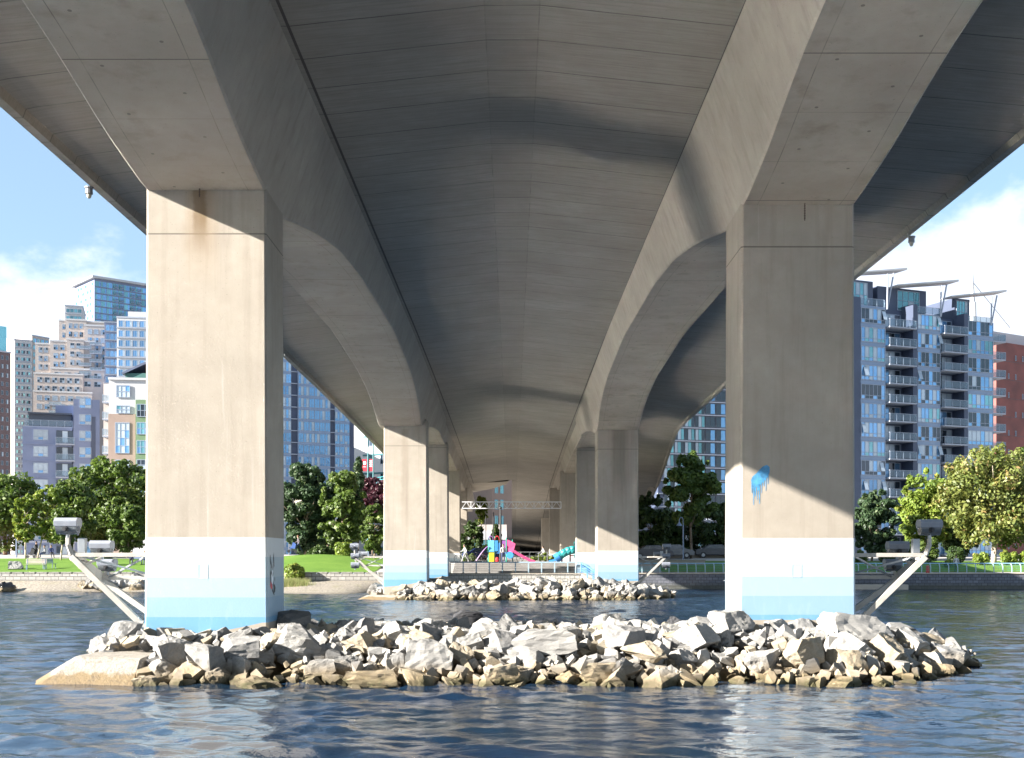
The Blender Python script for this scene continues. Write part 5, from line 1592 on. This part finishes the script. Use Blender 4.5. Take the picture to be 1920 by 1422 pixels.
b = tower('apartment_tower', 'unfinished looking white tower with open blue glazed floors', 219, 400, 290, 402, 596, B_WHITE, 3.3, 5, 0.86, 0.66, (G_BLUE, G_PALE, G_BLUE), px=3)
b.box('roof_box', 3, b.W-2, 4, 16, b.H+0.5, b.H+3, B_WHITE); b.finish()
# grey blue mid-rise
b = Bld('apartment_block', 'grey blue rendered mid-rise block behind the park trees', 'building', 42, 197, 187, 201, 800)
k4 = b.W/145; zt_ = b.H
b.box('wall', 0, 93*k4, 0, 16, 0, zt_, B_BLUEG); b.box('wall', 95*k4, b.W, -0.4, 15.9, 0, b.zt(745), B_BLUEG)
b.box('penthouse', 10*k4, 90*k4, 3, 14, zt_+0.003, b.zt(772), B_DFRAME); b.box('wall', 60*k4, 95*k4, 4, 15, zt_+0.005, b.zt(752), B_BLUEG)
b.box('roof_slab', 8*k4, 92*k4, 2.2, 15, b.zt(772)+0.003, b.zt(769), B_DFRAME)
for j in range(8):
    zz = zt_ - 2.75*(j+1)+0.6
    b.inst(window_mesh(2.3, 1.75, 3, 2, B_FRAME, (G_PALE, G_BLUE, G_PALE), transom=0.3), 'window', 20*k4, 0, zz)
    b.inst(window_mesh(1.9, 1.75, 2, 2, B_FRAME, (G_PALE, G_BLUE), transom=0.3), 'window', 106*k4, -0.4, zz)
    b.inst(window_mesh(2.7, 2.1, 3, 1, B_DFRAME, (G_DARK, G_PALE, G_DARK)), 'window', 63*k4, -0.003, zz-0.4)
    b.inst(rail_mesh(2.95, 1.2), 'balcony', 62*k4, -0.02, zz-0.75)
    mb = MB(); mb.box(-0.1, 93*k4, -0.12, -0.002, zz-0.72, zz-0.56); mb.build('string_course', B_BLUEG, b.t, local=True)
for j in range(2): b.inst(window_mesh(1.9, 1.75, 2, 2, B_FRAME, (G_PALE, G_BLUE), transom=0.3), 'window', 106*k4, -0.4, zt_+0.6+2.75*j)
b.inst(rail_mesh(90*k4, 0.3), 'balcony', 0.3, 0.5, zt_); b.box('wall', 128*k4, 137*k4, -0.43, -0.402, 0, zt_+2, B_NAVY); b.finish()
# cream and tan block
b = Bld('apartment_block', 'cream and tan block with a green bay beside the near left pier', 'building', 190, 183, 300, 184.2, 712)
k5 = b.W/110
b.box('wall', 14*k5, b.W, 0, 14, 0, b.H, B_WHITE); b.box('wall', 0, 13.9*k5, 1.6, 13, 0, b.H-0.4, B_CREAM)
b.box('brick_panel', 13*k5, 64*k5, -0.06, -0.003, 2, b.zt(776), B_TAN); b.box('green_bay', 66*k5, 100*k5, -0.9, -0.003, 4, b.zt(750), B_GREEN)
b.box('cornice', 13*k5, b.W+.1, -0.25, 0.3, b.H+0.003, b.H+0.35, B_WHITE)
for (p0, p1, y0, y1, gl_) in ((28,54,722,745,(G_PALE,G_BLUE)),(28,54,760,775,(G_TEAL,G_PALE)),(26,53,792,850,(G_PALE,G_BLUE,G_PALE)),(26,53,862,885,(G_TEAL,G_PALE)),(68,90,758,782,(G_TEAL,G_DARK)),(68,90,792,815,(G_TEAL,G_BLUE)),(68,90,826,851,(G_TEAL,G_BLUE)),(68,92,862,882,(G_DARK,G_PALE))):
    z0, z1 = b.zt(y1), b.zt(y0)
    b.inst(window_mesh((p1-p0)*k5, z1-z0, 3, 2 if z1-z0 < 3 else 4, B_FRAME, gl_), 'window', p0*k5, -0.065 if p0 < 60 else -0.9, z0)
for j in range(5): b.inst(rail_mesh(13*k5, 1.5), 'balcony', 0.1, 1.6, b.zt(755+32*j))
b.finish()
b = Bld('apartment_block', 'low building with a dark green pitched roof above the cream block', 'building', 235, 215, 320, 215, 700)
b.box('wall', 0, b.W, 0, 10, 0, b.H, B_DGREEN)
mb = MB(); mb.prism([(-0.6, -0.5, b.H), (3.5, -0.5, b.H+1.9), (b.W+1, -0.5, b.H+2.4), (b.W+1, -0.5, b.H+2.1), (3.6, -0.5, b.H+1.5), (-0.4, -0.5, b.H-0.3)], (0, 11, 0)); mb.build('roof', B_NAVY, b.t, local=True)
b = Bld('terrace_house', 'low white podium with planters below the cream and tan block', 'building', 236, 168, 300, 168, 893)
b.box('wall', 0, b.W, 0, 8, 0, b.H, B_WHITE); b.box('parapet', -0.2, b.W, -0.3, 0.2, b.H+0.003, b.H+0.4, B_SLAB)
b.inst(window_mesh(1.6, 2.6, 2, 1, B_FRAME, (G_PALE, G_BLUE)), 'window', 1.6, 0, b.zt(925)); b.finish()
for px, lab in ((238, 'rounded green planter shrub on the white podium'), (250, 'yellowish planter shrub on the white podium')):
    o = leaves('shrub', LEAF['yellow'], [(X(px,168), 168.6, Z(884,168), .5, .4, .6)], 260, 0.16, px); tag(o, lab, 'shrub')

# --- buildings seen through the middle of the bridge
b = Bld('apartment_block', 'cream block with teal windows seen under the middle of the bridge', 'building', 923, 236, 975, 240, 896)
b.box('wall', 0, b.W, 0, 10, 0, b.H+2, B_TAN)
b.grid(0.3, 3.0, 1.0, b.H-0.5, 2, 5, 0.62, 0.62, gl=(G_TEAL, G_TEAL), px=2, pz=1); b.finish()
b = Bld('office_block', 'navy blue block behind the yellow green tree under the bridge', 'building', 850, 250, 924, 252, 915)
b.box('wall', 0, b.W, 0, 12, 0, b.H, B_NAVY); b.grid(0.4, b.W-0.4, 3, b.H-1, 5, 5, 0.9, 0.45, fr=B_DFRAME, gl=(G_DARK, G_BLUE), px=3, pz=1); b.finish()
b = Bld('shop_podium', 'low beige podium with a white band under the middle of the bridge', 'building', 850, 222, 950, 222, 984)
b.box('wall', 0, b.W, 0, 8, 0, b.H, B_CREAM); b.box('white_band', 0, b.W, -0.2, -0.003, b.H-2.8, b.H-1.2, B_WHITE); b.box('shop_front', 0.5, b.W-.5, -0.1, -0.004, 0.2, b.H-2.9, G_TEAL)
# ------------------------------------------------------------------ truss, poles, lamps
t = thing('lattice_truss', 'white lattice truss spanning between the shore piers under the bridge', 'truss', (0, 123.5, 7))
D = 123.5; xa, xb = X(866, D), X(1052, D); za, zb_ = Z(953.5, D), Z(941.5, D)
M_TRUSS = plain('white truss paint', (0.52, 0.52, 0.54), 0.5)
for z in (za, zb_):
    mb = MB(); mb.bar((xa, D, z), (xb, D, z), 0.09, 0.09); mb.build('chord', M_TRUSS, t)
n = 11
for k in range(n):
    a, b_ = xa + (xb-xa)*k/n, xa + (xb-xa)*(k+1)/n; m_ = (a+b_)/2
    mb = MB(); mb.bar((a, D, za), (m_, D, zb_), 0.05, 0.05); mb.bar((m_, D, zb_), (b_, D, za), 0.05, 0.05); mb.bar((b_, D, za), (b_, D, zb_), 0.07, 0.07); mb.build('web_panel', M_TRUSS, t)
M_DARKP = plain('black pole', (0.015, 0.015, 0.017), 0.5)
for pxp, tp, D, r, lab in ((938.5, 953, 112.6, .10, 'thick black pole rising above the climbing tower'), (925, 962, 132, .06, 'thin dark pole behind the climbing tower'), (911, 968, 138, .05, 'thinnest dark pole near the yellow green tree')):
    mb = MB(); mb.tube((X(pxp,D), D, gz(X(pxp,D),D)-0.1), (X(pxp,D), D, Z(tp,D)), r*1.1, r*.8, 10); mb.ball((X(pxp,D), D, Z(tp,D)), r*1.3, r*1.3, r*1.3)
    tag(mb.build('pole', M_DARKP), lab, 'pole')
M_LPOLE = plain('blue grey lamp pole', (0.17, 0.22, 0.33), 0.45)
D = 115.0; lx = X(1281, D); lz = gz(lx, D)
t = thing('street_lamp', 'blue grey gooseneck lamp standing before the shaded trees', 'lamp', (lx, D, lz))
mb = MB(); mb.tube((lx, D, lz), (lx, D, Z(985, D)), 0.075, 0.06, 10); mb.build('pole', M_LPOLE, t)
pts = [Vector((lx, D, Z(985, D)))]
for k in range(1, 10):
    a = math.pi*k/9; pts.append(Vector((lx - 0.19 + 0.19*math.cos(a), D, Z(985, D) + 0.35 + 0.42*math.sin(a)*1.0)))
mb = MB(); mb.path(pts, 0.035, 8); mb.build('arm', M_LPOLE, t)
q = pts[-1]; mb = MB(); mb.tube(q + Vector((0,0,-0.42)), q + Vector((0,0,-0.12)), 0.30, 0.09, 16); mb.tube(q + Vector((0,0,-0.12)), q, 0.06, 0.05, 10); mb.build('shade', M_LPOLE, t)
D = 122.0; lx = X(31, D); mb = MB(); mb.tube((lx, D, gz(lx,D)-.1), (lx, D, Z(985,D)), 0.08, 0.06, 8); mb.tube((lx, D, Z(985,D)), (lx, D, Z(981,D)), 0.16, 0.05, 10)
tag(mb.build('lamp_post', M_LPOLE), 'blue grey park lamp post between the leftmost trees', 'lamp post')
D = 113.5; sx = X(690, D); t = thing('park_sign', 'small white sign board on a leaning pole near the light green tree', 'sign', (sx, D, gz(sx, D)))
mb = MB(); mb.tube((sx+0.1, D, gz(sx,D)-.1), (sx-0.05, D, Z(1013,D)), 0.035, n=6); mb.build('pole', M_LPOLE, t)
mb = MB(); mb.box(sx-0.22, sx+0.17, D-0.05, D-0.02, Z(1029,D), Z(1013,D)); mb.build('board', B_WHITE, t, bevel=0.02)
D = 105.3; bx_ = X(1739.5, D); mb = MB(); mb.tube((bx_, D, 1.40), (bx_, D, 1.98), 0.16, 0.14, 12); mb.ball((bx_, D, 1.98), 0.14, 0.14, 0.1)
tag(mb.build('bollard', plain('red paint', (0.5, 0.04, 0.03), 0.5)), 'short red bollard behind the curved railing', 'bollard')
mb = MB(); s1 = X(1283,128); mb.box(s1-4.0, s1+6.0, 128, 128.6, gz(s1,128)-.3, gz(s1,128)+0.8); tag(mb.build('planter_wall', M_CONC), 'long concrete planter wall behind the gooseneck lamp', 'wall')

# ------------------------------------------------------------------ benches
M_BSLAT = plain('pale bench slats', (0.42, 0.36, 0.31), 0.6)
def bench(px, D, rz, w, mat, label, group):
    x = X(px, D); z = gz(x, D)
    t = thing('park_bench', label, 'bench', (x, D, z), rz, group)
    mb = MB()
    for k in range(4): mb.box(-w/2, w/2, -0.22+k*0.12, -0.13+k*0.12, 0.43, 0.47)
    mb.build('seat', mat, t, local=True)
    mb = MB()
    for k in range(3): mb.prism([(-w/2, 0.24+k*0.03, 0.55+k*0.13), (-w/2, 0.27+k*0.03, 0.55+k*0.13), (-w/2, 0.30+k*0.03, 0.65+k*0.13), (-w/2, 0.27+k*0.03, 0.65+k*0.13)], (w, 0, 0))
    mb.build('backrest', mat, t, local=True)
    for s in (-1, 1):
        xx = s*(w/2-0.12)
        mb = MB(); mb.tube((xx, -0.2, -0.05), (xx, -0.16, 0.43), 0.03, n=6); mb.tube((xx, 0.26, -0.05), (xx, 0.22, 0.45), 0.03, n=6); mb.tube((xx, 0.22, 0.42), (xx, 0.34, 0.92), 0.025, n=6); mb.build('leg', M_LPOLE, t, local=True)
bench(67, 103.5, R(12), 1.7, M_BSLAT, 'pale park bench standing alone on the lawn near the boulder', 'lawn benches')
bench(93, 104.5, R(60), 1.2, M_LPOLE, 'dark park bench turned sideways next to the pale bench', 'lawn benches')
bench(262, 109, R(5), 1.6, M_LPOLE, 'dark bench half hidden behind the beams of the lamp bracket', 'lawn benches')

# ------------------------------------------------------------------ people
def cloth_mat(top, leg, skin=(0.42, 0.26, 0.19), waist=0.52, neck=0.82):
    m = NT('clothing'); g = m.tc('Generated'); x, y, z = m.xyz(g)
    c = m.mix(m.math('GREATER_THAN', z, waist), leg, top); c = m.mix(m.math('GREATER_THAN', z, neck), c, skin)
    return m.done(c, 0.8)
def person(px, D, rz, pose, top, leg, hair, label, h=1.7, dz=0.0):
    x = X(px, D); z = gz(x, D) + dz
    s = h/1.75
    if pose == 'stand':
        J = {'p':(0,0,.95),'c':(0,0,1.28),'n':(0,0,1.46),'h':(0,-.02,1.62),'t':(0,-.01,1.72),
             'sl':(.19,0,1.40),'el':(.27,.03,1.13),'wl':(.26,-.08,.88),'fl':(.25,-.11,.78),'sr':(-.19,0,1.40),'er':(-.26,.02,1.12),'wr':(-.24,-.12,.90),'fr':(-.23,-.17,.81),
             'hl':(.10,0,.90),'kl':(.11,-.03,.49),'al':(.11,.03,.08),'tl':(.12,-.15,.03),'hr':(-.10,0,.90),'kr':(-.12,.0,.49),'ar':(-.12,.06,.08),'tr':(-.13,-.12,.03)}
        wst, nck = 0.53, 0.84
    elif pose == 'walk':
        J = {'p':(0,0,.93),'c':(0,-.03,1.26),'n':(0,-.05,1.44),'h':(0,-.09,1.60),'t':(0,-.08,1.70),
             'sl':(.19,-.03,1.38),'el':(.25,.12,1.13),'wl':(.24,.05,.92),'fl':(.23,.01,.83),'sr':(-.19,-.03,1.38),'er':(-.25,-.17,1.15),'wr':(-.22,-.36,1.02),'fr':(-.2,-.45,1.0),
             'hl':(.10,0,.90),'kl':(.10,-.20,.52),'al':(.10,-.30,.08),'tl':(.10,-.45,.06),'hr':(-.10,0,.90),'kr':(-.10,.12,.50),'ar':(-.10,.38,.14),'tr':(-.10,.30,.03)}
        wst, nck = 0.53, 0.84
    else:   # sitting on something 0.45 m high
        J = {'p':(0,.02,.52),'c':(0,.02,.86),'n':(0,-.01,1.03),'h':(0,-.05,1.19),'t':(0,-.04,1.29),
             'sl':(.19,.0,.98),'el':(.25,-.02,.72),'wl':(.15,-.24,.60),'fl':(.10,-.32,.58),'sr':(-.19,.0,.98),'er':(-.25,-.02,.72),'wr':(-.15,-.24,.60),'fr':(-.10,-.32,.58),
             'hl':(.10,0,.50),'kl':(.12,-.44,.48),'al':(.12,-.46,.08),'tl':(.13,-.62,.03),'hr':(-.10,0,.50),'kr':(-.12,-.44,.48),'ar':(-.12,-.40,.08),'tr':(-.13,-.56,.03)}
        wst, nck = 0.46, 0.80
    E = ['pc','cn','nh','ht','csl','slel','elwl','wlfl','csr','srer','erwr','wrfr','phl','hlkl','klal','altl','phr','hrkr','krar','artr']
    keys = list(J); idx = {k: i for i, k in enumerate(keys)}
    def sp(e):
        for i in (1, 2):
            if e[:i] in idx and e[i:] in idx: return idx[e[:i]], idx[e[i:]]
    rad = {'p':.13,'c':.145,'n':.055,'h':.095,'t':.07,'sl':.07,'sr':.07,'el':.045,'er':.045,'wl':.032,'wr':.032,'fl':.035,'fr':.035,'hl':.09,'hr':.09,'kl':.06,'kr':.06,'al':.042,'ar':.042,'tl':.035,'tr':.035}
    me = bpy.data.meshes.new('person'); me.from_pydata([tuple(c*s for c in J[k]) for k in keys], [sp(e) for e in E], [])
    o = bpy.data.objects.new('person', me); COL.objects.link(o); o.location = (x, D, z); o.rotation_euler = (0, 0, rz)
    me.materials.append(cloth_mat(top, leg, waist=wst, neck=nck))
    sk = o.modifiers.new('skin', 'SKIN'); sk.use_smooth_shade = True
    for v in me.skin_vertices: pass
    for i, k in enumerate(keys):
        r_0 = rad[k]*s; me.skin_vertices[0].data[i].radius = (r_0, r_0*(0.72 if k in ('p','c') else 1))
    me.skin_vertices[0].data[idx['p']].use_root = True
    sd = o.modifiers.new('sub', 'SUBSURF'); sd.levels = 1; sd.render_levels = 1
    tag(o, label, 'person')
    mb = MB(); hc = J['h']; mb.ball((hc[0]*s, (hc[1]+.025)*s, (hc[2]+.05)*s), .105*s, .11*s, .10*s)
    hm = mb.build('hair', plain('hair', hair, 0.7), o, local=True, smooth=True)
    return o
NAVY_ = (0.02, 0.03, 0.09); WHT = (0.45, 0.45, 0.46); BLK_ = (0.02, 0.02, 0.022)
person(247, 108.6, R(10), 'sit', NAVY_, BLK_, (.04,.03,.02), 'person in dark blue sitting on the bench behind the lamp bracket')
person(272, 109.0, R(-10), 'sit', (0.35,0.25,0.2), NAVY_, (.10,.06,.03), 'person in a tan top sitting at the right end of the far bench')
person(68, 121.0, R(80), 'stand', BLK_, BLK_, (.03,.02,.02), 'person in black beside the stroller under the young trees', dz=0.0)
person(84, 121.5, R(-60), 'sit', WHT, NAVY_, (.05,.03,.02), 'person in a white top sitting under the young trees')
person(96, 121.5, R(40), 'sit', (0.1,0.12,0.3), BLK_, (.05,.03,.02), 'person in a blue top sitting under the young trees')
person(560, 117.0, R(-90), 'walk', (0.12,0.10,0.12), NAVY_, (.14,.05,.03), 'jogger in dark clothes on top of the grassy mound pushing a blue stroller', dz=0.35)
person(872, 112.5, R(-80), 'walk', WHT, (0.25,0.25,0.26), (.06,.04,.03), 'person in pale clothes walking beside the left bicycle')
person(943.5, 112.2, R(20), 'stand', (0.5,0.47,0.46), (0.05,0.06,0.14), (.12,.08,.05), 'adult with a white top standing at the climbing tower')
person(1019, 131, R(-90), 'walk', WHT, BLK_, (.05,.03,.02), 'person in white passing behind the playground shrubs')
person(1793, 107.2, R(0), 'stand', WHT, BLK_, (.05,.03,.02), 'person in a white top standing in front of the round clipped bush', h=1.5)
M_STB = plain('blue stroller cloth', (0.04, 0.09, 0.30), 0.7)
def stroller(px, D, mat, label, dz=0):
    x = X(px, D); z = gz(x, D)+dz; t = thing('stroller', label, 'stroller', (x, D, z))
    mb = MB(); mb.prism([(x-.35, D-.22, z+.45), (x+.25, D-.22, z+.40), (x+.35, D-.22, z+.85), (x+.05, D-.22, z+1.05), (x-.1, D-.22, z+.6)], (0, .44, 0)); mb.build('seat', mat, t)
    mb = MB(); mb.tube((x+.3, D-.2, z+.15), (x-.35, D-.2, z+.55), .02); mb.tube((x+.3, D+.2, z+.15), (x-.35, D+.2, z+.55), .02); mb.tube((x-.3, D, z+.15), (x+.6, D, z+1.0), .02); mb.build('frame', M_DARKP, t)
    for dx in (-.35, .32):
        mb = MB(); mb.tube((x+dx, D-.26, z+.15), (x+dx, D-.22, z+.15), .15, n=14); mb.build('wheel', M_DARKP, t)
stroller(549, 117, M_STB, 'blue stroller on top of the grassy mound', 0.35)
stroller(60, 120.8, M_DARKP, 'black stroller under the young trees of the left lawn')

# ------------------------------------------------------------------ bicycles and cars
def bicycle(px, D, rz, colr, label):
    x = X(px, D); z = gz(x, D); t = thing('bicycle', label, 'bicycle', (x, D, z), rz, 'bicycles by the playground')
    fm = plain('bicycle paint', colr, 0.35)
    for sx in (-.52, .52):
        mb = MB(); ring = [Vector((sx+math.cos(a*math.pi/9)*.33, 0, .34+math.sin(a*math.pi/9)*.33)) for a in range(19)]; mb.path(ring, .022, 5)
        for a in range(0, 9, 1): mb.tube((sx, 0, .34), ring[a*2], .004, n=3)
        mb.build('wheel', M_DARKP, t, local=True)
    mb = MB()
    for p, q in (((-.52,0,.34),(-.05,0,.30)),((-.05,0,.30),(-.18,0,.85)),((-.18,0,.80),(.36,0,.84)),((-.05,0,.30),(.38,0,.76)),((.52,0,.34),(.36,0,.95)),((-.52,0,.34),(-.17,0,.78))): mb.tube(p, q, .02, n=6)
    mb.build('frame', fm, t, local=True)
    mb = MB(); mb.tube((.36,-.28,1.0), (.36,.28,1.0), .018, n=6); mb.tube((.36,0,.93), (.36,0,1.0), .02, n=6); mb.build('handlebar', M_DARKP, t, local=True)
    mb = MB(); mb.ball((-.2,0,.90), .13,.07,.04); mb.build('saddle', M_DARKP, t, local=True)
for px, D, rz, c, lab in ((868, 112.8, .2, (.3,.3,.3), 'grey bicycle at the left end of the playground'), (897, 113, -.3, (.02,.02,.02), 'black bicycle leaning under the purple climbing bar'), (909, 113.5, .5, (.1,.02,.02), 'dark red bicycle left of the yellow panel'), (985, 113, .1, (.02,.02,.03), 'black bicycle below the magenta slide'), (1008, 113.6, -.2, (.2,.2,.22), 'silver bicycle between the two slides'), (1120, 124, .3, (.02,.02,.02), 'black bicycle beside the far right pier')):
    if px < 1100: bicycle(px, D, rz, c, lab)

def car(px, D, rz, colr, label):
    x = X(px, D); z = gz(x, D); t = thing('parked_car', label, 'car', (x, D, z), rz, 'cars parked behind the shore')
    pm = plain('car paint', colr, 0.25, 0.03)
    prof = [(-2.15,.35),(-2.2,.75),(-2.05,.95),(-1.35,1.02),(-.75,1.42),(.65,1.45),(1.3,1.0),(2.0,.88),(2.2,.65),(2.15,.32)]
    mb = MB(); mb.prism([(a, -.85, b_) for a, b_ in prof], (0, 1.7, 0)); mb.build('body', pm, t, local=True, bevel=.06)
    mb = MB(); mb.prism([(-1.15,-.87,1.03),(-.68,-.87,1.36),(.60,-.87,1.39),(1.12,-.87,1.03)], (0, 1.74, 0)); mb.build('side_window', G_DARK, t, local=True)
    for dx in (-1.35, 1.35):
        for yy in (-.88, .66):
            mb = MB(); mb.tube((dx, yy, .33), (dx, yy+.22, .33), .33, n=16); w_ = mb.build('wheel', M_DARKP, t, local=True)
            mb = MB(); mb.tube((dx, yy-.01, .33), (dx, yy+.0, .33), .18, n=12); mb.build('rim', M_ALU, w_, local=True)
car(903, 136, .1, (.02,.04,.16), 'dark blue car parked behind the bicycles')
car(880, 141, .0, (.10,.10,.11), 'dark grey car parked left of the blue car')
car(1222, 124, .05, (.05,.05,.06), 'dark grey car in the shade left of the gooseneck lamp')
car(1262, 126, -.05, (.16,.16,.165), 'pale silver car in the shade just left of the gooseneck lamp')
car(1340, 128, .0, (.05,.05,.06), 'black car in the shade right of the gooseneck lamp')

# ------------------------------------------------------------------ playground
def flat(mb, x0, x1, y0, y1, D, th=0.06): mb.box(X(x0,D), X(x1,D), D-th/2, D+th/2, Z(y1,D), Z(y0,D))
PB = plain('blue plastic', (0.04, 0.20, 0.50), 0.4); PLB = plain('light blue plastic', (0.12, 0.38, 0.62), 0.4); PY = plain('yellow plastic', (0.48, 0.40, 0.03), 0.4)
PM = plain('magenta plastic', (0.42, 0.05, 0.15), 0.5); PR = plain('red plastic', (0.50, 0.03, 0.04), 0.4); PG = plain('green posts', (0.02, 0.25, 0.19), 0.45); PT = plain('teal plastic', (0.02, 0.22, 0.23), 0.5); PP = plain('purple steel', (0.20, 0.08, 0.28), 0.4)
D = 112.6; gy_ = 2.33
t = thing('climbing_tower', 'blue and yellow climbing tower with green posts and a magenta slide', 'playground', (X(932,D), D, gy_))
for px, tp, dd in ((916,1008,0),(927.5,1006,0),(949.5,1009,0),(916,1008,1.6),(927.5,1008,1.6),(949.5,1009,1.6),(961,1012,1.0)):
    mb = MB(); mb.tube((X(px,D), D+dd, gy_-.1), (X(px,D), D+dd, Z(tp,D)), .06, n=8); mb.build('post', PG, t)
mb = MB(); flat(mb, 916.5, 927, 1013.5, 1035, D-.08); mb.build('panel', PLB, t, bevel=.02)
mb = MB(); flat(mb, 928.2, 934, 1014, 1034, D-.08); flat(mb, 934.6, 939, 1018, 1036, D-.05); mb.build('panel', PB, t, bevel=.02)
mb = MB(); flat(mb, 941, 948, 1014, 1030, D-.02); mb.build('panel', PP, t)
mb = MB(); flat(mb, 917, 926.8, 1036.5, 1060, D-.10); mb.build('panel', PY, t, bevel=.02)
mb = MB(); mb.box(X(916,D), X(961,D), D, D+1.7, Z(1038,D), Z(1036,D)); mb.build('platform', PB, t)
for a, b_, mm in ((915, 925, PP), (927, 936.5, PR)):
    mb = MB(); cx, r_0 = X((a+b_)/2, D), (X(b_,D)-X(a,D))/2
    pts = [(cx+math.cos(q*math.pi/8)*r_0, D-.1, Z(1013,D)+math.sin(q*math.pi/8)*.42) for q in range(9)] + [(cx-math.cos(q*math.pi/8)*r_0*.8, D-.1, Z(1013,D)+math.sin(q*math.pi/8)*.34) for q in range(9)]
    mb.prism(pts, (0, 1.6, 0)); mb.build('roof', mm, t)
mb = MB(); mb.ball((X(932,D), D-.05, Z(1050,D)), .20, .1, .26); mb.build('panel', PR, t)
mb = MB(); mb.prism([(X(951,D),D-.3,Z(1037,D)),(X(951,D),D-.3,Z(1012,D)),(X(958,D),D-.35,Z(1015,D)),(X(966.5,D),D-.4,Z(1020,D)),(X(962,D),D-.4,Z(1037,D))], (0,.9,0)); s_ = mb.build('slide', PM, t)
mb = MB(); sl = [(961,1034),(968,1039),(980,1046),(992,1052),(1003,1056)]
for (a, c), (a2, c2) in zip(sl[:-1], sl[1:]):
    mb.bar((X(a,D), D-.05, Z(c,D)), (X(a2,D), D-.05, Z(c2,D)), .60, .06); mb.bar((X(a,D), D-.36, Z(c,D)+.1), (X(a2,D), D-.36, Z(c2,D)+.1), .05, .26); mb.bar((X(a,D), D+.26, Z(c,D)+.1), (X(a2,D), D+.26, Z(c2,D)+.1), .05, .26)
mb.build('chute', PM, s_)
mb = MB(); mb.tube((X(956,D), D-.5, Z(1041,D)), (X(959,D), D+1, Z(1041,D)), .33, n=14); mb.build('tunnel', PB, t)
mb = MB(); pts = []
for k in range(9): f_ = k/8; pts.append(Vector((X(915-22*f_, D), D-.2, Z(1025+27*f_**1.3, D))))
mb.path(pts, .05, 6); mb.build('climbing_bar', PP, t)
D = 112.0
t = thing('tube_slide', 'teal spiral tube slide with a blue mouth beside the far right pier', 'playground', (X(1065,D), D, gy_))
def tube_path(name, pts, r, mat, par):
    mb = MB()
    for a, b_ in zip(pts[:-1], pts[1:]): mb.tube(a, b_, r, n=16)
    for p in pts: mb.ball(p, r, r, r, n=16, k=8)
    return mb.build(name, mat, par, smooth=True)
tp_ = [P(1078,1031,D), P(1070,1032,D), P(1062,1035,D), P(1053,1040,D), P(1047,1045,D)]
tube_path('tube', tp_, .38, PT, t)
mb = MB(); mb.tube(P(1049,1043.5,D), P(1041,1048.5,D), .44, .46, 18, cap=False); mb.tube(P(1047,1045,D-.01), P(1043,1047.5,D), .36, .36, 14); mb.build('mouth', PB, t)
mb = MB(); mb.bar(P(1042,1051,D), P(1029,1054.5,D), .5, .07); mb.bar(P(1042,1050,D-.28), P(1029,1053,D-.28), .05, .2); mb.build('chute', PB, t)
for px in (1054, 1069.5, 1080):
    mb = MB(); mb.tube((X(px,D), D+.5, gy_-.1), (X(px,D), D+.5, Z(1024 if px > 1060 else 1044,D)), .07, n=8); mb.build('post', PR, t)
mb = MB(); mb.box(X(1070,D), X(1086,D), D+.2, D+1.5, Z(1043,D), Z(1041,D)); flat(mb, 1070, 1086, 1026, 1028, D+.2); mb.build('platform', PR, t)
mb = MB()
for k in range(16):
    a, b_ = k*.7, (k+1)*.7; mb.tube((X(1081,D)+math.cos(a)*.25, D-.2+math.sin(a)*.25, gy_+k*.13), (X(1081,D)+math.cos(b_)*.25, D-.2+math.sin(b_)*.25, gy_+(k+1)*.13), .04, n=6)
mb.build('spiral_ladder', PT, t)
# low concrete edge and guard rail behind the playground
t = thing('guard_rail', 'thin grey guard rail along the road behind the playground', 'railing', (0, 119, 2.4))
for h in (.55, .95):
    mb = MB(); mb.tube((X(960,119), 119, 2.36+h), (X(1045,119), 119, 2.36+h), .03, n=6); mb.build('rail', M_ALU, t)
for k in range(6):
    xx = X(960,119) + k*0.88; mb = MB(); mb.tube((xx, 119, 2.2), (xx, 119, 3.31), .035, n=6); mb.build('post', M_ALU, t)
